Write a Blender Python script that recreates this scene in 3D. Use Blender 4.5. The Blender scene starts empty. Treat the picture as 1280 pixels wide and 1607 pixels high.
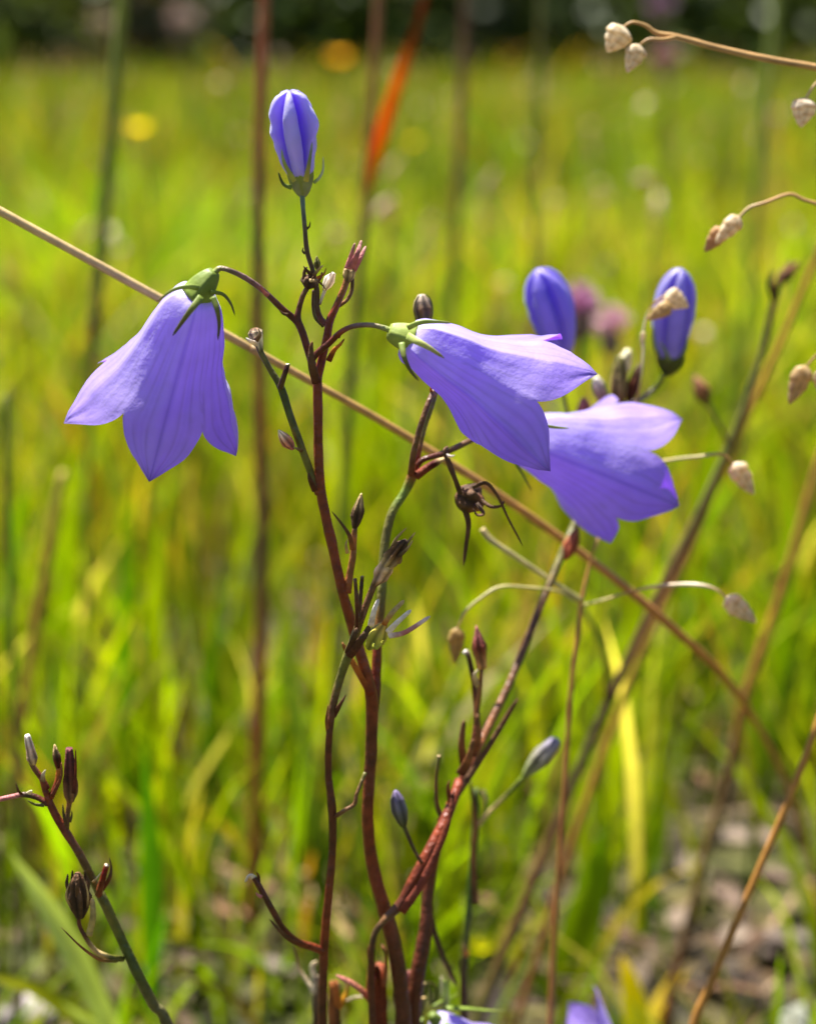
import bpy, math, random
import numpy as np
from mathutils import Vector, noise as mnoise

random.seed(7)
rng = np.random.default_rng(7)
sc = bpy.context.scene
COL = sc.collection

# ------------------------------------------------------------------ camera
FPX = 3000.0                      # focal length in photograph pixels
CAM_H = 0.215
PITCH = math.atan((803.5 - 60) / FPX)
cam_d = bpy.data.cameras.new('camera')
cam = bpy.data.objects.new('camera', cam_d)
COL.objects.link(cam)
cam.location = (0, 0, CAM_H)
cam.rotation_euler = (math.pi / 2 - PITCH, 0, 0)
cam_d.sensor_fit = 'VERTICAL'
cam_d.sensor_height = 36.0
cam_d.lens = 36.0 * FPX / 1607.0
cam_d.clip_start = 0.005
cam_d.clip_end = 400
cam_d.dof.use_dof = True
cam_d.dof.focus_distance = 0.230
cam_d.dof.aperture_fstop = cam_d.lens / 4.3     # lens opening about 4 mm
cam_d.dof.aperture_blades = 0
sc.camera = cam

# ------------------------------------------------------------------ sky and sun
SUN_DIR = Vector((-0.28, 0.22, 1.0)).normalized()    # towards the sun
elev = math.asin(SUN_DIR.z)
world = bpy.data.worlds.new('World')
sc.world = world
world.use_nodes = True
wn = world.node_tree.nodes
sky = wn.new('ShaderNodeTexSky')
sky.sky_type = 'NISHITA'
sky.sun_disc = False
sky.sun_elevation = elev
sky.sun_rotation = math.atan2(SUN_DIR.x, SUN_DIR.y)
bg = wn['Background']
bg.inputs['Strength'].default_value = 0.05
world.node_tree.links.new(sky.outputs[0], bg.inputs['Color'])
sun_d = bpy.data.lights.new('sun', 'SUN')
sun_d.energy = 5.0
sun_d.angle = math.radians(0.53)
sun_d.color = (1.0, 0.965, 0.91)
sun = bpy.data.objects.new('sun', sun_d)
COL.objects.link(sun)
sun.rotation_euler = (-SUN_DIR).to_track_quat('-Z', 'Y').to_euler()
sun.location = (-2, 3, 6)
sc.view_settings.view_transform = 'Standard'
sc.view_settings.look = 'None'
sc.view_settings.exposure = 1.65
sc.view_settings.gamma = 1.0
sc.cycles.use_denoising = True
sc.cycles.max_bounces = 8
sc.cycles.transmission_bounces = 6
sc.cycles.diffuse_bounces = 5

# ------------------------------------------------------------------ helpers
CP, SP = math.cos(PITCH), math.sin(PITCH)


def V(px, py, Y):
    """photograph pixel on the upright plane Y metres ahead -> world point"""
    yy = -(py - 803.5) / FPX
    d = Y / (CP + yy * SP)
    return Vector(((px - 640) / FPX * d, Y, CAM_H + d * (-SP + yy * CP)))


def PXM(py, Y):
    yy = -(py - 803.5) / FPX
    return Y / (CP + yy * SP) / FPX


def mesh_obj(name, verts, faces, mat, parent=None, cols=None, smooth=True):
    me = bpy.data.meshes.new(name)
    me.from_pydata([tuple(v) for v in verts], [], faces)
    if cols is not None:
        a = me.color_attributes.new('Col', 'FLOAT_COLOR', 'POINT')
        arr = np.ones((len(verts), 4), np.float32)
        arr[:, :3] = np.array(cols, np.float32)
        a.data.foreach_set('color', arr.ravel())
    me.materials.append(mat)
    if smooth:
        me.polygons.foreach_set('use_smooth', [True] * len(me.polygons))
    me.update()
    o = bpy.data.objects.new(name, me)
    COL.objects.link(o)
    if parent is not None:
        o.parent = parent
        o.matrix_parent_inverse = parent.matrix_world.inverted()
    return o


def thing(name, label, cat, loc, group=None):
    e = bpy.data.objects.new(name, None)
    e.empty_display_size = 0.01
    e.location = loc
    COL.objects.link(e)
    e.matrix_world.translation = loc
    e['label'] = label
    e['category'] = cat
    if group:
        e['group'] = group
    return e


def tag(o, label, cat, group=None):
    o['label'] = label
    o['category'] = cat
    if group:
        o['group'] = group
    return o


def catmull(pts, n):
    """pts (k,m) -> smooth samples, n per segment"""
    P = np.array(pts, float)
    if len(P) == 2:
        t = np.linspace(0, 1, n + 1)[:, None]
        return P[0] * (1 - t) + P[1] * t
    Q = np.vstack([2 * P[0] - P[1], P, 2 * P[-1] - P[-2]])
    out = []
    for i in range(1, len(Q) - 2):
        p0, p1, p2, p3 = Q[i - 1], Q[i], Q[i + 1], Q[i + 2]
        for j in range(n):
            t = j / n
            out.append(0.5 * (2 * p1 + (p2 - p0) * t + (2 * p0 - 5 * p1 + 4 * p2 - p3) * t * t
                              + (3 * p1 - p0 - 3 * p2 + p3) * t ** 3))
    out.append(P[-1])
    return np.array(out)


def sweep(path, rad, cols, nseg=8, rfun=None, flat=1.0, flatdir=None, lump=0.0, lscale=400):
    """tube along path (k,3) with radii; rfun(t,theta)->factor; flat squashes along one side axis"""
    path = np.array(path, float)
    k = len(path)
    tang = np.gradient(path, axis=0)
    tang /= np.linalg.norm(tang, axis=1)[:, None] + 1e-12
    ref = np.array(flatdir if flatdir is not None else (0.0, -1.0, 0.03), float)
    verts, faces, vc = [], [], []
    u = ref - tang[0] * ref.dot(tang[0])
    if np.linalg.norm(u) < 1e-3:
        u = np.array((1.0, 0, 0)) - tang[0] * tang[0][0]
    for i in range(k):
        u = u - tang[i] * u.dot(tang[i])
        u /= np.linalg.norm(u) + 1e-12
        w = np.cross(tang[i], u)
        t = i / (k - 1)
        for j in range(nseg):
            th = 2 * math.pi * j / nseg
            f = rfun(t, th) if rfun else 1.0
            p = path[i] + rad[i] * f * (math.cos(th) * u * flat + math.sin(th) * w)
            if lump:
                nv = mnoise.noise(Vector(p * lscale))
                p = p + (p - path[i]) * nv * lump
            verts.append(p)
            vc.append(cols[i])
    for i in range(k - 1):
        for j in range(nseg):
            a, b = i * nseg + j, i * nseg + (j + 1) % nseg
            faces.append((a, b, b + nseg, a + nseg))
    faces.append(tuple(range(nseg))[::-1])
    faces.append(tuple(range((k - 1) * nseg, k * nseg)))
    return verts, faces, vc


def join(*ms):
    V_, F_, C_ = [], [], []
    for v, f, c in ms:
        o = len(V_)
        V_ += list(v)
        F_ += [tuple(i + o for i in ff) for ff in f]
        C_ += list(c)
    return V_, F_, C_


# colours (linear base colours)
RED = (0.165, 0.030, 0.009)
DRED = (0.090, 0.022, 0.009)
BRN = (0.12, 0.055, 0.02)
DBRN = (0.07, 0.036, 0.015)
OLV = (0.12, 0.11, 0.022)
GRN = (0.17, 0.23, 0.03)
LGRN = (0.33, 0.40, 0.09)
DGRN = (0.06, 0.075, 0.012)
STRAW = (0.50, 0.35, 0.15)
CREAM = (0.80, 0.68, 0.47)
ORANGE = (0.50, 0.15, 0.015)
PINK = (0.42, 0.14, 0.13)
PALE = (0.75, 0.66, 0.58)
RBRN = (0.26, 0.095, 0.028)


def stem_pts(spec, Y0, n=6, ground=False):
    """spec rows: (px, py, dY in mm, width px, colour)"""
    rows = []
    for s in spec:
        p = V(s[0], s[1], Y0 + s[2] / 1000.0)
        rows.append([p.x, p.y, p.z, s[3] / 2 * PXM(s[1], Y0 + s[2] / 1000.0), *s[4]])
    if ground:
        a, b = np.array(rows[-2][:3]), np.array(rows[-1][:3])
        d = (b - a) / (np.linalg.norm(b - a) + 1e-9)
        d = d * 0.6 + np.array((0, 0.0, -1.0)) * 0.6
        L = (b[2] + 0.004) / max(0.3, -d[2])
        mid = b + d * L * 0.5
        end = b + d * L
        for q in (mid, end):
            rows.append([*q, rows[-1][3] * 1.05, *rows[-1][4:]])
    R = catmull(rows, n)
    return R


def stem(name, spec, parent, mat, Y0=0.230, n=6, nseg=8, ground=False, lump=0.10, label=None):
    R = stem_pts(spec, Y0, n, ground)
    R[:, 3] = np.maximum(R[:, 3], 0.00008)
    # swelling and tiny uneven bends so that nothing runs ruler-straight
    v, f, c = sweep(R[:, :3], R[:, 3], np.clip(R[:, 4:7], 0, 1), nseg, lump=lump, lscale=500)
    o = mesh_obj(name, v, f, mat, parent, c)
    if label:
        o['label'] = label
    return o


def ground_point(spec, Y0):
    R = stem_pts(spec, Y0, 4, True)
    return Vector((R[-1][0], R[-1][1], 0.0))


# ------------------------------------------------------------------ materials
def nt(name):
    m = bpy.data.materials.new(name)
    m.use_nodes = True
    t = m.node_tree
    t.nodes.clear()
    out = t.nodes.new('ShaderNodeOutputMaterial')
    return m, t, out


def mk(name, rough=0.5, trans=0.0, tmul=(1, 1, 1), spec=0.4, var=0.25, vscale=300, bump=0.0, bscale=900,
       sheen=0.0, stretch=None, coat=0.0):
    m, t, out = nt(name)
    N, L = t.nodes, t.links
    at = N.new('ShaderNodeAttribute')
    at.attribute_name = 'Col'
    tc = N.new('ShaderNodeTexCoord')
    mp = N.new('ShaderNodeMapping')
    if stretch:
        mp.inputs['Scale'].default_value = stretch
    L.new(tc.outputs['Object'], mp.inputs[0])
    nz = N.new('ShaderNodeTexNoise')
    nz.inputs['Scale'].default_value = vscale
    nz.inputs['Detail'].default_value = 4
    L.new(mp.outputs[0], nz.inputs['Vector'])
    mr = N.new('ShaderNodeMapRange')
    mr.inputs[1].default_value = 0.25
    mr.inputs[2].default_value = 0.75
    mr.inputs[3].default_value = 1 - var
    mr.inputs[4].default_value = 1 + var
    L.new(nz.outputs['Fac'], mr.inputs[0])
    vm = N.new('ShaderNodeVectorMath')
    vm.operation = 'SCALE'
    L.new(at.outputs['Color'], vm.inputs[0])
    L.new(mr.outputs[0], vm.inputs['Scale'])
    pb = N.new('ShaderNodeBsdfPrincipled')
    pb.inputs['Roughness'].default_value = rough
    pb.inputs['Specular IOR Level'].default_value = spec
    if coat:
        pb.inputs['Coat Weight'].default_value = coat
        pb.inputs['Coat Roughness'].default_value = 0.42
    if sheen:
        pb.inputs['Sheen Weight'].default_value = sheen
        pb.inputs['Sheen Roughness'].default_value = 0.4
    L.new(vm.outputs[0], pb.inputs['Base Color'])
    if bump:
        nb = N.new('ShaderNodeTexNoise')
        nb.inputs['Scale'].default_value = bscale
        nb.inputs['Detail'].default_value = 3
        L.new(mp.outputs[0], nb.inputs['Vector'])
        bp = N.new('ShaderNodeBump')
        bp.inputs['Strength'].default_value = bump
        bp.inputs['Distance'].default_value = 0.0003
        L.new(nb.outputs['Fac'], bp.inputs['Height'])
        L.new(bp.outputs[0], pb.inputs['Normal'])
    if trans > 0:
        tr = N.new('ShaderNodeBsdfTranslucent')
        mu = N.new('ShaderNodeVectorMath')
        mu.operation = 'MULTIPLY'
        mu.inputs[1].default_value = tmul
        L.new(vm.outputs[0], mu.inputs[0])
        L.new(mu.outputs[0], tr.inputs['Color'])
        mx = N.new('ShaderNodeMixShader')
        mx.inputs[0].default_value = trans
        L.new(pb.outputs[0], mx.inputs[1])
        L.new(tr.outputs[0], mx.inputs[2])
        L.new(mx.outputs[0], out.inputs[0])
    else:
        L.new(pb.outputs[0], out.inputs[0])
    return m


M_STEM = mk('plant stem', 0.42, spec=0.35, var=0.5, vscale=700, bump=0.8, bscale=1500)
M_DRY = mk('dry plant', 0.7, trans=0.12, tmul=(1.3, 1.1, 0.8), spec=0.3, var=0.45, vscale=900, bump=0.8, bscale=1800)
M_STRAW = mk('straw', 0.5, trans=0.10, spec=0.45, var=0.3, vscale=400, bump=0.2, bscale=1500)
M_PETAL = mk('petal', 0.46, trans=0.50, tmul=(0.52, 0.14, 0.94), spec=1.0, coat=0.7, var=0.07, vscale=420, bump=0.25,
             bscale=1600, sheen=0.3)
M_SEPAL = mk('sepal', 0.5, trans=0.15, tmul=(1.2, 1.2, 0.6), spec=0.4, var=0.25, vscale=600, bump=0.3)
M_LEAF = mk('grass', 0.55, trans=0.55, tmul=(1.7, 1.75, 0.3), spec=0.12, var=0.2, vscale=120)
M_SPIKE = mk('spikelet', 0.5, trans=0.4, tmul=(1.15, 1.05, 0.9), spec=0.4, var=0.25, vscale=700, bump=0.3)
M_CROWN = mk('shrub leaf', 0.5, trans=0.25, tmul=(1.3, 1.4, 0.5), spec=0.35, var=0.3, vscale=6)
M_BARK = mk('bark', 0.85, var=0.4, vscale=20, bump=0.5, bscale=40)
M_STONE = mk('stone', 0.8, var=0.35, vscale=180, bump=0.8, bscale=400)


def ground_material():
    m, t, out = nt('meadow soil')
    N, L = t.nodes, t.links
    tc = N.new('ShaderNodeTexCoord')
    n1 = N.new('ShaderNodeTexNoise')
    n1.inputs['Scale'].default_value = 9
    n1.inputs['Detail'].default_value = 8
    n2 = N.new('ShaderNodeTexNoise')
    n2.inputs['Scale'].default_value = 120
    n2.inputs['Detail'].default_value = 6
    for n in (n1, n2):
        L.new(tc.outputs['Object'], n.inputs['Vector'])
    r1 = N.new('ShaderNodeValToRGB')
    r1.color_ramp.elements[0].position = 0.35
    r1.color_ramp.elements[0].color = (0.052, 0.031, 0.012, 1)
    r1.color_ramp.elements[1].position = 0.65
    r1.color_ramp.elements[1].color = (0.05, 0.07, 0.008, 1)
    r2 = N.new('ShaderNodeValToRGB')
    r2.color_ramp.elements[0].position = 0.38
    r2.color_ramp.elements[0].color = (0.4, 0.35, 0.3, 1)
    r2.color_ramp.elements[1].position = 0.68
    r2.color_ramp.elements[1].color = (1.9, 1.7, 1.45, 1)
    L.new(n1.outputs['Fac'], r1.inputs[0])
    L.new(n2.outputs['Fac'], r2.inputs[0])
    mu = N.new('ShaderNodeVectorMath')
    mu.operation = 'MULTIPLY'
    L.new(r1.outputs[0], mu.inputs[0])
    L.new(r2.outputs[0], mu.inputs[1])
    pb = N.new('ShaderNodeBsdfPrincipled')
    pb.inputs['Roughness'].default_value = 0.9
    L.new(mu.outputs[0], pb.inputs['Base Color'])
    bp = N.new('ShaderNodeBump')
    bp.inputs['Distance'].default_value = 0.004
    bp.inputs['Strength'].default_value = 0.8
    L.new(n2.outputs['Fac'], bp.inputs['Height'])
    L.new(bp.outputs[0], pb.inputs['Normal'])
    L.new(pb.outputs[0], out.inputs[0])
    return m


# ------------------------------------------------------------------ the setting: meadow ground
def grid_ground():
    xs = np.concatenate([[-150, -60, -25, -12, -6, -3], np.arange(-1.6, 1.61, 0.05), [3, 6, 12, 25, 60, 150]])
    ys = np.concatenate([[-60, -20, -6, -2, -0.6], np.arange(-0.2, 2.4, 0.05), np.arange(2.5, 8, 0.4), [10, 14, 20, 30, 60, 200]])
    v, f = [], []
    for y in ys:
        for x in xs:
            near = max(0, 1 - abs(y - 0.8) / 2.0)
            z = -0.003 + 0.006 * near * mnoise.noise(Vector((x * 6, y * 6, 3)))
            v.append((x, y, z))
    nx = len(xs)
    for j in range(len(ys) - 1):
        for i in range(nx - 1):
            a = j * nx + i
            f.append((a, a + 1, a + nx + 1, a + nx))
    o = mesh_obj('meadow_ground', v, f, ground_material())
    o['kind'] = 'structure'


grid_ground()


# ------------------------------------------------------------------ meadow grass (nobody could count it)
def blade_mesh(name, n, xy, h, w, lean, az, col_a, col_b, rows=5, curl=1.0):
    """n curved blades as one mesh. col_a at foot, col_b at tip"""
    t = np.linspace(0, 1, rows)
    # path: bends over along azimuth az
    bx = np.cos(az)[:, None]
    by = np.sin(az)[:, None]
    out = (lean[:, None]) * (t[None, :] ** 2.0) * h[:, None] * curl
    z = h[:, None] * (t[None, :] - 0.28 * np.minimum(lean[:, None], 1.4) * t[None, :] ** 2.2)
    px = xy[:, 0:1] + bx * out
    py = xy[:, 1:2] + by * out
    fa = rng.uniform(0, math.pi, n)[:, None]
    wx, wy = np.cos(fa), np.sin(fa)
    wid = w[:, None] * 0.5 * (np.minimum(1, 0.65 + t[None, :] * 0.9) * (1 - t[None, :] ** 3.0) + 0.02)
    vs = np.empty((n, rows, 2, 3), np.float32)
    vs[:, :, 0, 0] = px - wx * wid
    vs[:, :, 0, 1] = py - wy * wid
    vs[:, :, 1, 0] = px + wx * wid
    vs[:, :, 1, 1] = py + wy * wid
    vs[:, :, 0, 2] = z
    vs[:, :, 1, 2] = z
    cs = np.ones((n, rows, 2, 4), np.float32)
    tt = t[None, :, None] ** 1.3
    c = col_a[:, None, :] * (1 - tt) + col_b[:, None, :] * tt
    cs[:, :, 0, :3] = c
    cs[:, :, 1, :3] = c
    base = (np.arange(n) * rows * 2)[:, None] + (np.arange(rows - 1) * 2)[None, :]
    q = np.stack([base, base + 1, base + 3, base + 2], -1).reshape(-1, 4)
    me = bpy.data.meshes.new(name)
    me.vertices.add(n * rows * 2)
    me.vertices.foreach_set('co', vs.ravel())
    me.loops.add(q.size)
    me.loops.foreach_set('vertex_index', q.ravel().astype(np.int32))
    me.polygons.add(len(q))
    me.polygons.foreach_set('loop_start', np.arange(0, q.size, 4, dtype=np.int32))
    me.polygons.foreach_set('use_smooth', np.ones(len(q), bool))
    a = me.color_attributes.new('Col', 'FLOAT_COLOR', 'POINT')
    a.data.foreach_set('color', cs.ravel())
    me.update(calc_edges=True)
    me.materials.append(M_LEAF)
    o = bpy.data.objects.new(name, me)
    COL.objects.link(o)
    o['kind'] = 'stuff'
    return o


PAL = np.array([(0.100, 0.160, 0.001), (0.152, 0.200, 0.001), (0.050, 0.105, 0.003), (0.200, 0.215, 0.001),
                (0.25, 0.19, 0.04), (0.20, 0.09, 0.018), (0.12, 0.06, 0.02), (0.34, 0.28, 0.14)])


def patch(x, y, s, seed):
    return np.array([mnoise.noise(Vector((a * s, b * s, seed))) for a, b in zip(x, y)])


def grass_zone(name, label, y0, y1, dens, h0, h1, w0, w1, mixp, margin=0.35, tone=1.0, lean=(0.1, 0.9), bare=False, k=0.30):
    area = (y1 - y0) * ((y0 + y1) * k + 2 * margin)
    n = int(area * dens)
    y = np.sqrt(rng.uniform(y0 ** 2, y1 ** 2, n)) if y0 > 0.5 else rng.uniform(y0, y1, n)
    x = rng.uniform(-1, 1, n) * (k * y + margin)
    pn = patch(x, y, 5.0, 1.3)
    keep = rng.random(n) < np.clip(0.75 + 1.3 * pn, 0.12, 1)
    if bare:      # open litter patches at the foot of the plants
        d = np.hypot((x - 0.085) / 0.075, (y - 0.44) / 0.10)
        keep &= rng.random(n) < np.clip(d * d * 0.7, 0.10, 1)
        d2 = np.hypot((x + 0.045) / 0.05, (y - 0.60) / 0.10)
        keep &= rng.random(n) < np.clip(d2 * 0.6, 0.12, 1)
    x, y = x[keep], y[keep]
    n = len(x)
    pn2 = patch(x, y, 7.0, 9.1)
    h = rng.uniform(h0, h1, n) * (1 + 0.4 * pn2)
    w = rng.uniform(w0, w1, n)
    idx = rng.choice(len(PAL), n, p=mixp)
    ca = PAL[idx] * rng.uniform(0.7, 1.3, (n, 1)) * tone
    ca = ca * (1 + 0.45 * patch(x, y, 2.2, 6.6)[:, None])
    hue = patch(x, y, 3.0, 4.4)[:, None]
    ca = ca * (1 + hue * np.array([[0.35, 0.12, 0.0]]))
    tip = rng.random(n) < 0.05
    cb = ca * rng.uniform(0.9, 1.2, (n, 1))
    cb[tip] = np.array((0.38, 0.20, 0.05))
    foot = ca * 0.5 + np.array((0.09, 0.10, 0.012)) * 0.5
    o = blade_mesh(name, n, np.stack([x, y], 1), h, w, rng.uniform(*lean, n) ** 1.0, rng.uniform(0, 2 * math.pi, n), foot, cb)
    return o


MIX = np.array([0.30, 0.24, 0.11, 0.16, 0.10, 0.02, 0.025, 0.045])
grass_zone('near_grass', '', 0.02, 0.26, 5000, 0.02, 0.05, 0.0012, 0.003, MIX, 0.2)
grass_zone('near_grass', '', 0.40, 0.75, 44000, 0.035, 0.10, 0.0010, 0.0038, MIX, 0.25, bare=True, tone=1.4, lean=(0.1, 0.6))
grass_zone('near_grass', '', 0.29, 0.42, 30000, 0.015, 0.05, 0.001, 0.003, MIX, 0.2, bare=True, tone=1.3, lean=(0.2, 0.8))
grass_zone('near_grass', '', 0.75, 1.7, 15000, 0.05, 0.13, 0.0015, 0.005, MIX, 0.3, tone=1.3)
MIX2 = np.array([0.40, 0.17, 0.17, 0.06, 0.08, 0.05, 0.03, 0.04])
grass_zone('meadow_grass', '', 1.7, 4.5, 3600, 0.07, 0.16, 0.002, 0.007, MIX2, 0.5, tone=0.9)
grass_zone('meadow_grass', '', 4.5, 11.0, 800, 0.07, 0.14, 0.005, 0.012, MIX2, 0.8, tone=0.75)


# ------------------------------------------------------------------ harebell pieces
RIGHT = np.array((1.0, 0, 0))
UP = np.array((0, SP, CP))
TOCAM = np.array((0, -CP, SP))
MM = 0.001
PA = np.array([0, 0.25, 0.6, 1.5, 3, 6, 10, 14, 17, 19, 20.5])
PR = np.array([0.8, 2.3, 3.2, 4.1, 4.8, 5.9, 6.9, 8.1, 9.3, 10.3, 11.1])
SA = np.array([0, 0.25, 0.6, 1.5, 3, 6, 10, 13, 15.2])
SR = np.array([0.8, 2.0, 2.7, 3.5, 4.3, 5.3, 6.4, 7.4, 8.3])


def frame(al, tau):
    A = (RIGHT * math.cos(al) + UP * math.sin(al)) * math.cos(tau) - TOCAM * math.sin(tau)
    f = TOCAM - A * A.dot(TOCAM)
    f /= np.linalg.norm(f)
    s = np.cross(f, A)
    return A, f, s


PET_A = np.array((0.70, 0.61, 0.93))     # pale lilac towards the foot
PET_B = np.array((0.45, 0.31, 0.88))    # deeper violet towards the lobes
PET_RIB = np.array((0.25, 0.14, 0.72))


def corolla(base, al, tau, th0, a_tip=20.5, r_tip=11.1, scale=1.0, tips={}, seed=0, twist=0.0, facet=0.45, pinch=0.14, slim=1.0, squash=(0.0, 0.0)):
    A, f, s = frame(math.radians(al), math.radians(tau))
    B = np.array(base)
    NR, NS = 36, 14
    ts = 0.72
    verts, faces, cols = [], [], []

    def pt(a, r, th):
        th += twist * a / 20.0
        q = min(1.0, max(0.0, (a - 8.0) / 9.0))
        q = q * q * (3 - 2 * q)
        r = r * (slim + (1 - slim) * q)
        r = r * (1 - squash[0] * max(0.0, math.cos(th - math.radians(squash[1]))) ** 1.5 * min(1, a / 3) * (1 - 0.6 * q))
        return B + (A * a + r * (math.cos(th) * f + math.sin(th) * s)) * MM * scale

    for k in range(5):
        ov = tips.get(k, {})
        at, rt = a_tip + ov.get('a', 0), r_tip + ov.get('r', 0)
        thk = math.radians(th0 + 72 * k)
        dth = math.radians(ov.get('th', 0))
        for side in (-1, 1):
            off = len(verts)
            for i in range(NR + 1):
                t = i / NR
                am = t * at + 0.7 * max(0, (t - 0.93) / 0.07) ** 2
                rm = np.interp(am * 20.5 / at, PA, PR) + max(0, (t - 0.7) / 0.3) ** 1.5 * (rt - 11.1)
                thm = thk + dth * max(0, (t - 0.5) / 0.5)
                if t <= ts:
                    ae = t / ts * 15.2
                    re = np.interp(ae, SA, SR)
                    the = thk + side * math.radians(36)
                    hw = 1.0
                else:
                    u = (t - ts) / (1 - ts)
                    ae = 15.2 + (at - 15.2) * u ** 1.05 + 0.7 * max(0, (t - 0.93) / 0.07) ** 2
                    hw = (1 - u) * (1 + 0.75 * u)
                    re = 8.3 + (rm - 8.3) * u ** 0.9 + 0.5 * math.sin(math.pi * u) * ov.get('curl', 0.6)
                    the = thm + (thk + side * math.radians(36) - thm) * hw
                Pm, Pe = pt(am, rm, thm), pt(ae, re, the)
                for j in range(NS + 1):
                    sj = j / NS
                    # half way between flat facet and round wall
                    pf = Pm * (1 - sj) + Pe * sj
                    pr = pt(am * (1 - sj) + ae * sj, rm * (1 - sj) + re * sj, thm * (1 - sj) + the * sj)
                    p = pf * facet + pr * (1 - facet)
                    rad = p - (B + A * np.dot(p - B, A))
                    rad /= np.linalg.norm(rad) + 1e-9
                    q = Vector((p * 260 + seed * 7.7).tolist())
                    q2 = Vector((p * 700 + seed * 3.3).tolist())
                    e = (0.25 + 0.75 * t) * (0.35 + 0.65 * sj)
                    # continuous along the seams below the sinus: same world noise on both sides
                    p = p + rad * MM * scale * (0.45 * t * mnoise.noise(q) + 0.12 * t * mnoise.noise(q2) + 0.10 * t * (1 - sj) * math.sin(sj * 9 + k * 2))
                    # fine pinch along the midrib
                    p = p + rad * MM * scale * (-pinch) * math.exp(-(sj / 0.08) ** 2) * min(1, t * 4) * (1 - t * 0.6)
                    verts.append(p)
                    mixv = min(1, max(0, t * 1.15 - 0.12 + 0.25 * mnoise.noise(Vector((p * 180).tolist()))))
                    c = PET_A * (1 - mixv) + PET_B * mixv
                    rb = math.exp(-(sj / 0.07) ** 2) * 0.45 + math.exp(-((sj - 0.52) / 0.045) ** 2) * 0.16
                    vein = (0.19 + 0.10 * mnoise.noise(Vector((p * 420).tolist()))) * max(0, math.sin(sj * 24 * (1 - 0.3 * t) + 2 * t + k)) ** 3 * min(1, t * 3)
                    c = c * (1 - rb - 0.0) + PET_RIB * rb
                    seam = math.exp(-((1 - sj) / 0.22) ** 2) * (1 if t < ts else max(0, 1 - (t - ts) * 8)) * 0.22
                    c = c * (1 - seam) + np.array((0.58, 0.50, 0.88)) * seam
                    c = c * (1 - vein)
                    tipd = max(0, (t - 0.94) / 0.06)
                    c = c * (1 - 0.45 * tipd)
                    cols.append(np.clip(c, 0, 1))
            for i in range(NR):
                for j in range(NS):
                    a0 = off + i * (NS + 1) + j
                    qd = (a0, a0 + 1, a0 + NS + 2, a0 + NS + 1)
                    faces.append(qd if side > 0 else qd[::-1])
    return verts, faces, cols, (A, f, s)


def weld(o, d=0.00004):
    import bmesh
    bm = bmesh.new()
    bm.from_mesh(o.data)
    bmesh.ops.remove_doubles(bm, verts=bm.verts, dist=d)
    bm.to_mesh(o.data)
    bm.free()
    o.data.update()


def calyx_cup(base, A, r0, r1, L, name, parent, col=GRN, ridges=5):
    """ribbed green ovary: narrow at the stalk, five-ribbed, wide where the sepals leave; base = flower foot"""
    A = np.array(A)
    t = np.linspace(0, 1, 14)
    path = [np.array(base) - A * L * (1 - q) + A * 0.6 * MM * q for q in t]
    rad = r0 + (r1 - r0) * np.sin(t * math.pi * 0.56) ** 0.8
    rad[-1] *= 0.86
    c = [np.array(col) * (0.85 + 0.4 * q) for q in t]
    v, fc, vc = sweep(path, rad, c, 30, rfun=lambda q, th: 1 + 0.055 * math.cos(5 * th) + 0.03 * math.cos(10 * th), lump=0.05)
    return mesh_obj(name, v, fc, M_SEPAL, parent, vc)


def strap(pts, w, cols, flat=0.35, n=7, nseg=10, taper=0.75, lump=0.06, side=None):
    """tapering flattened awl (sepal, bract); pts world, w half width in m at foot"""
    P = catmull([list(p) for p in pts], n)
    k = len(P)
    t = np.linspace(0, 1, k)
    rad = w * (1 - taper * t ** 1.2) * np.where(t > 0.93, 0.65, 1.0)
    rad[-1] *= 0.4
    C = catmull([list(c) for c in cols], max(1, (k - 1) // (len(cols) - 1)))
    idx = np.clip((t * (len(C) - 1)).astype(int), 0, len(C) - 1)
    return sweep(P, rad, C[idx], nseg, flat=flat, flatdir=side, lump=lump)


def sepal_px(parent, pts, Y0, wpx, cols=(GRN, OLV, DBRN), flat=0.45, name='sepal', taper=0.72):
    P = [V(p[0], p[1], Y0 + p[2] / 1000) for p in pts]
    v, f, c = strap(P, wpx * 0.41 * PXM(pts[0][1], Y0), cols, flat=flat, taper=taper)
    return mesh_obj(name, v, f, M_SEPAL, parent, c)


def sepals_auto(parent, base, fr, angs, L, splay, w, r0, cols=(GRN, GRN, OLV), curl=0.3):
    A, f, s = fr
    for i, an in enumerate(angs):
        th = math.radians(an)
        d = math.cos(th) * f + math.sin(th) * s
        B = np.array(base) + d * r0
        sp = splay if np.isscalar(splay) else splay[i]
        LL = L * (0.9 + 0.2 * ((i * 37) % 10) / 10)
        pts = [B - A * 0.3 * MM, B + (A * 0.3 + d * sp * 0.45) * LL, B + (A * 0.65 + d * sp * 0.85) * LL,
               B + (A * 1.0 + d * sp * (1.0 + curl)) * LL]
        v, fc, c = strap(pts, w, cols, flat=0.45, side=d)
        mesh_obj('sepal', v, fc, M_SEPAL, parent, c)


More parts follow.
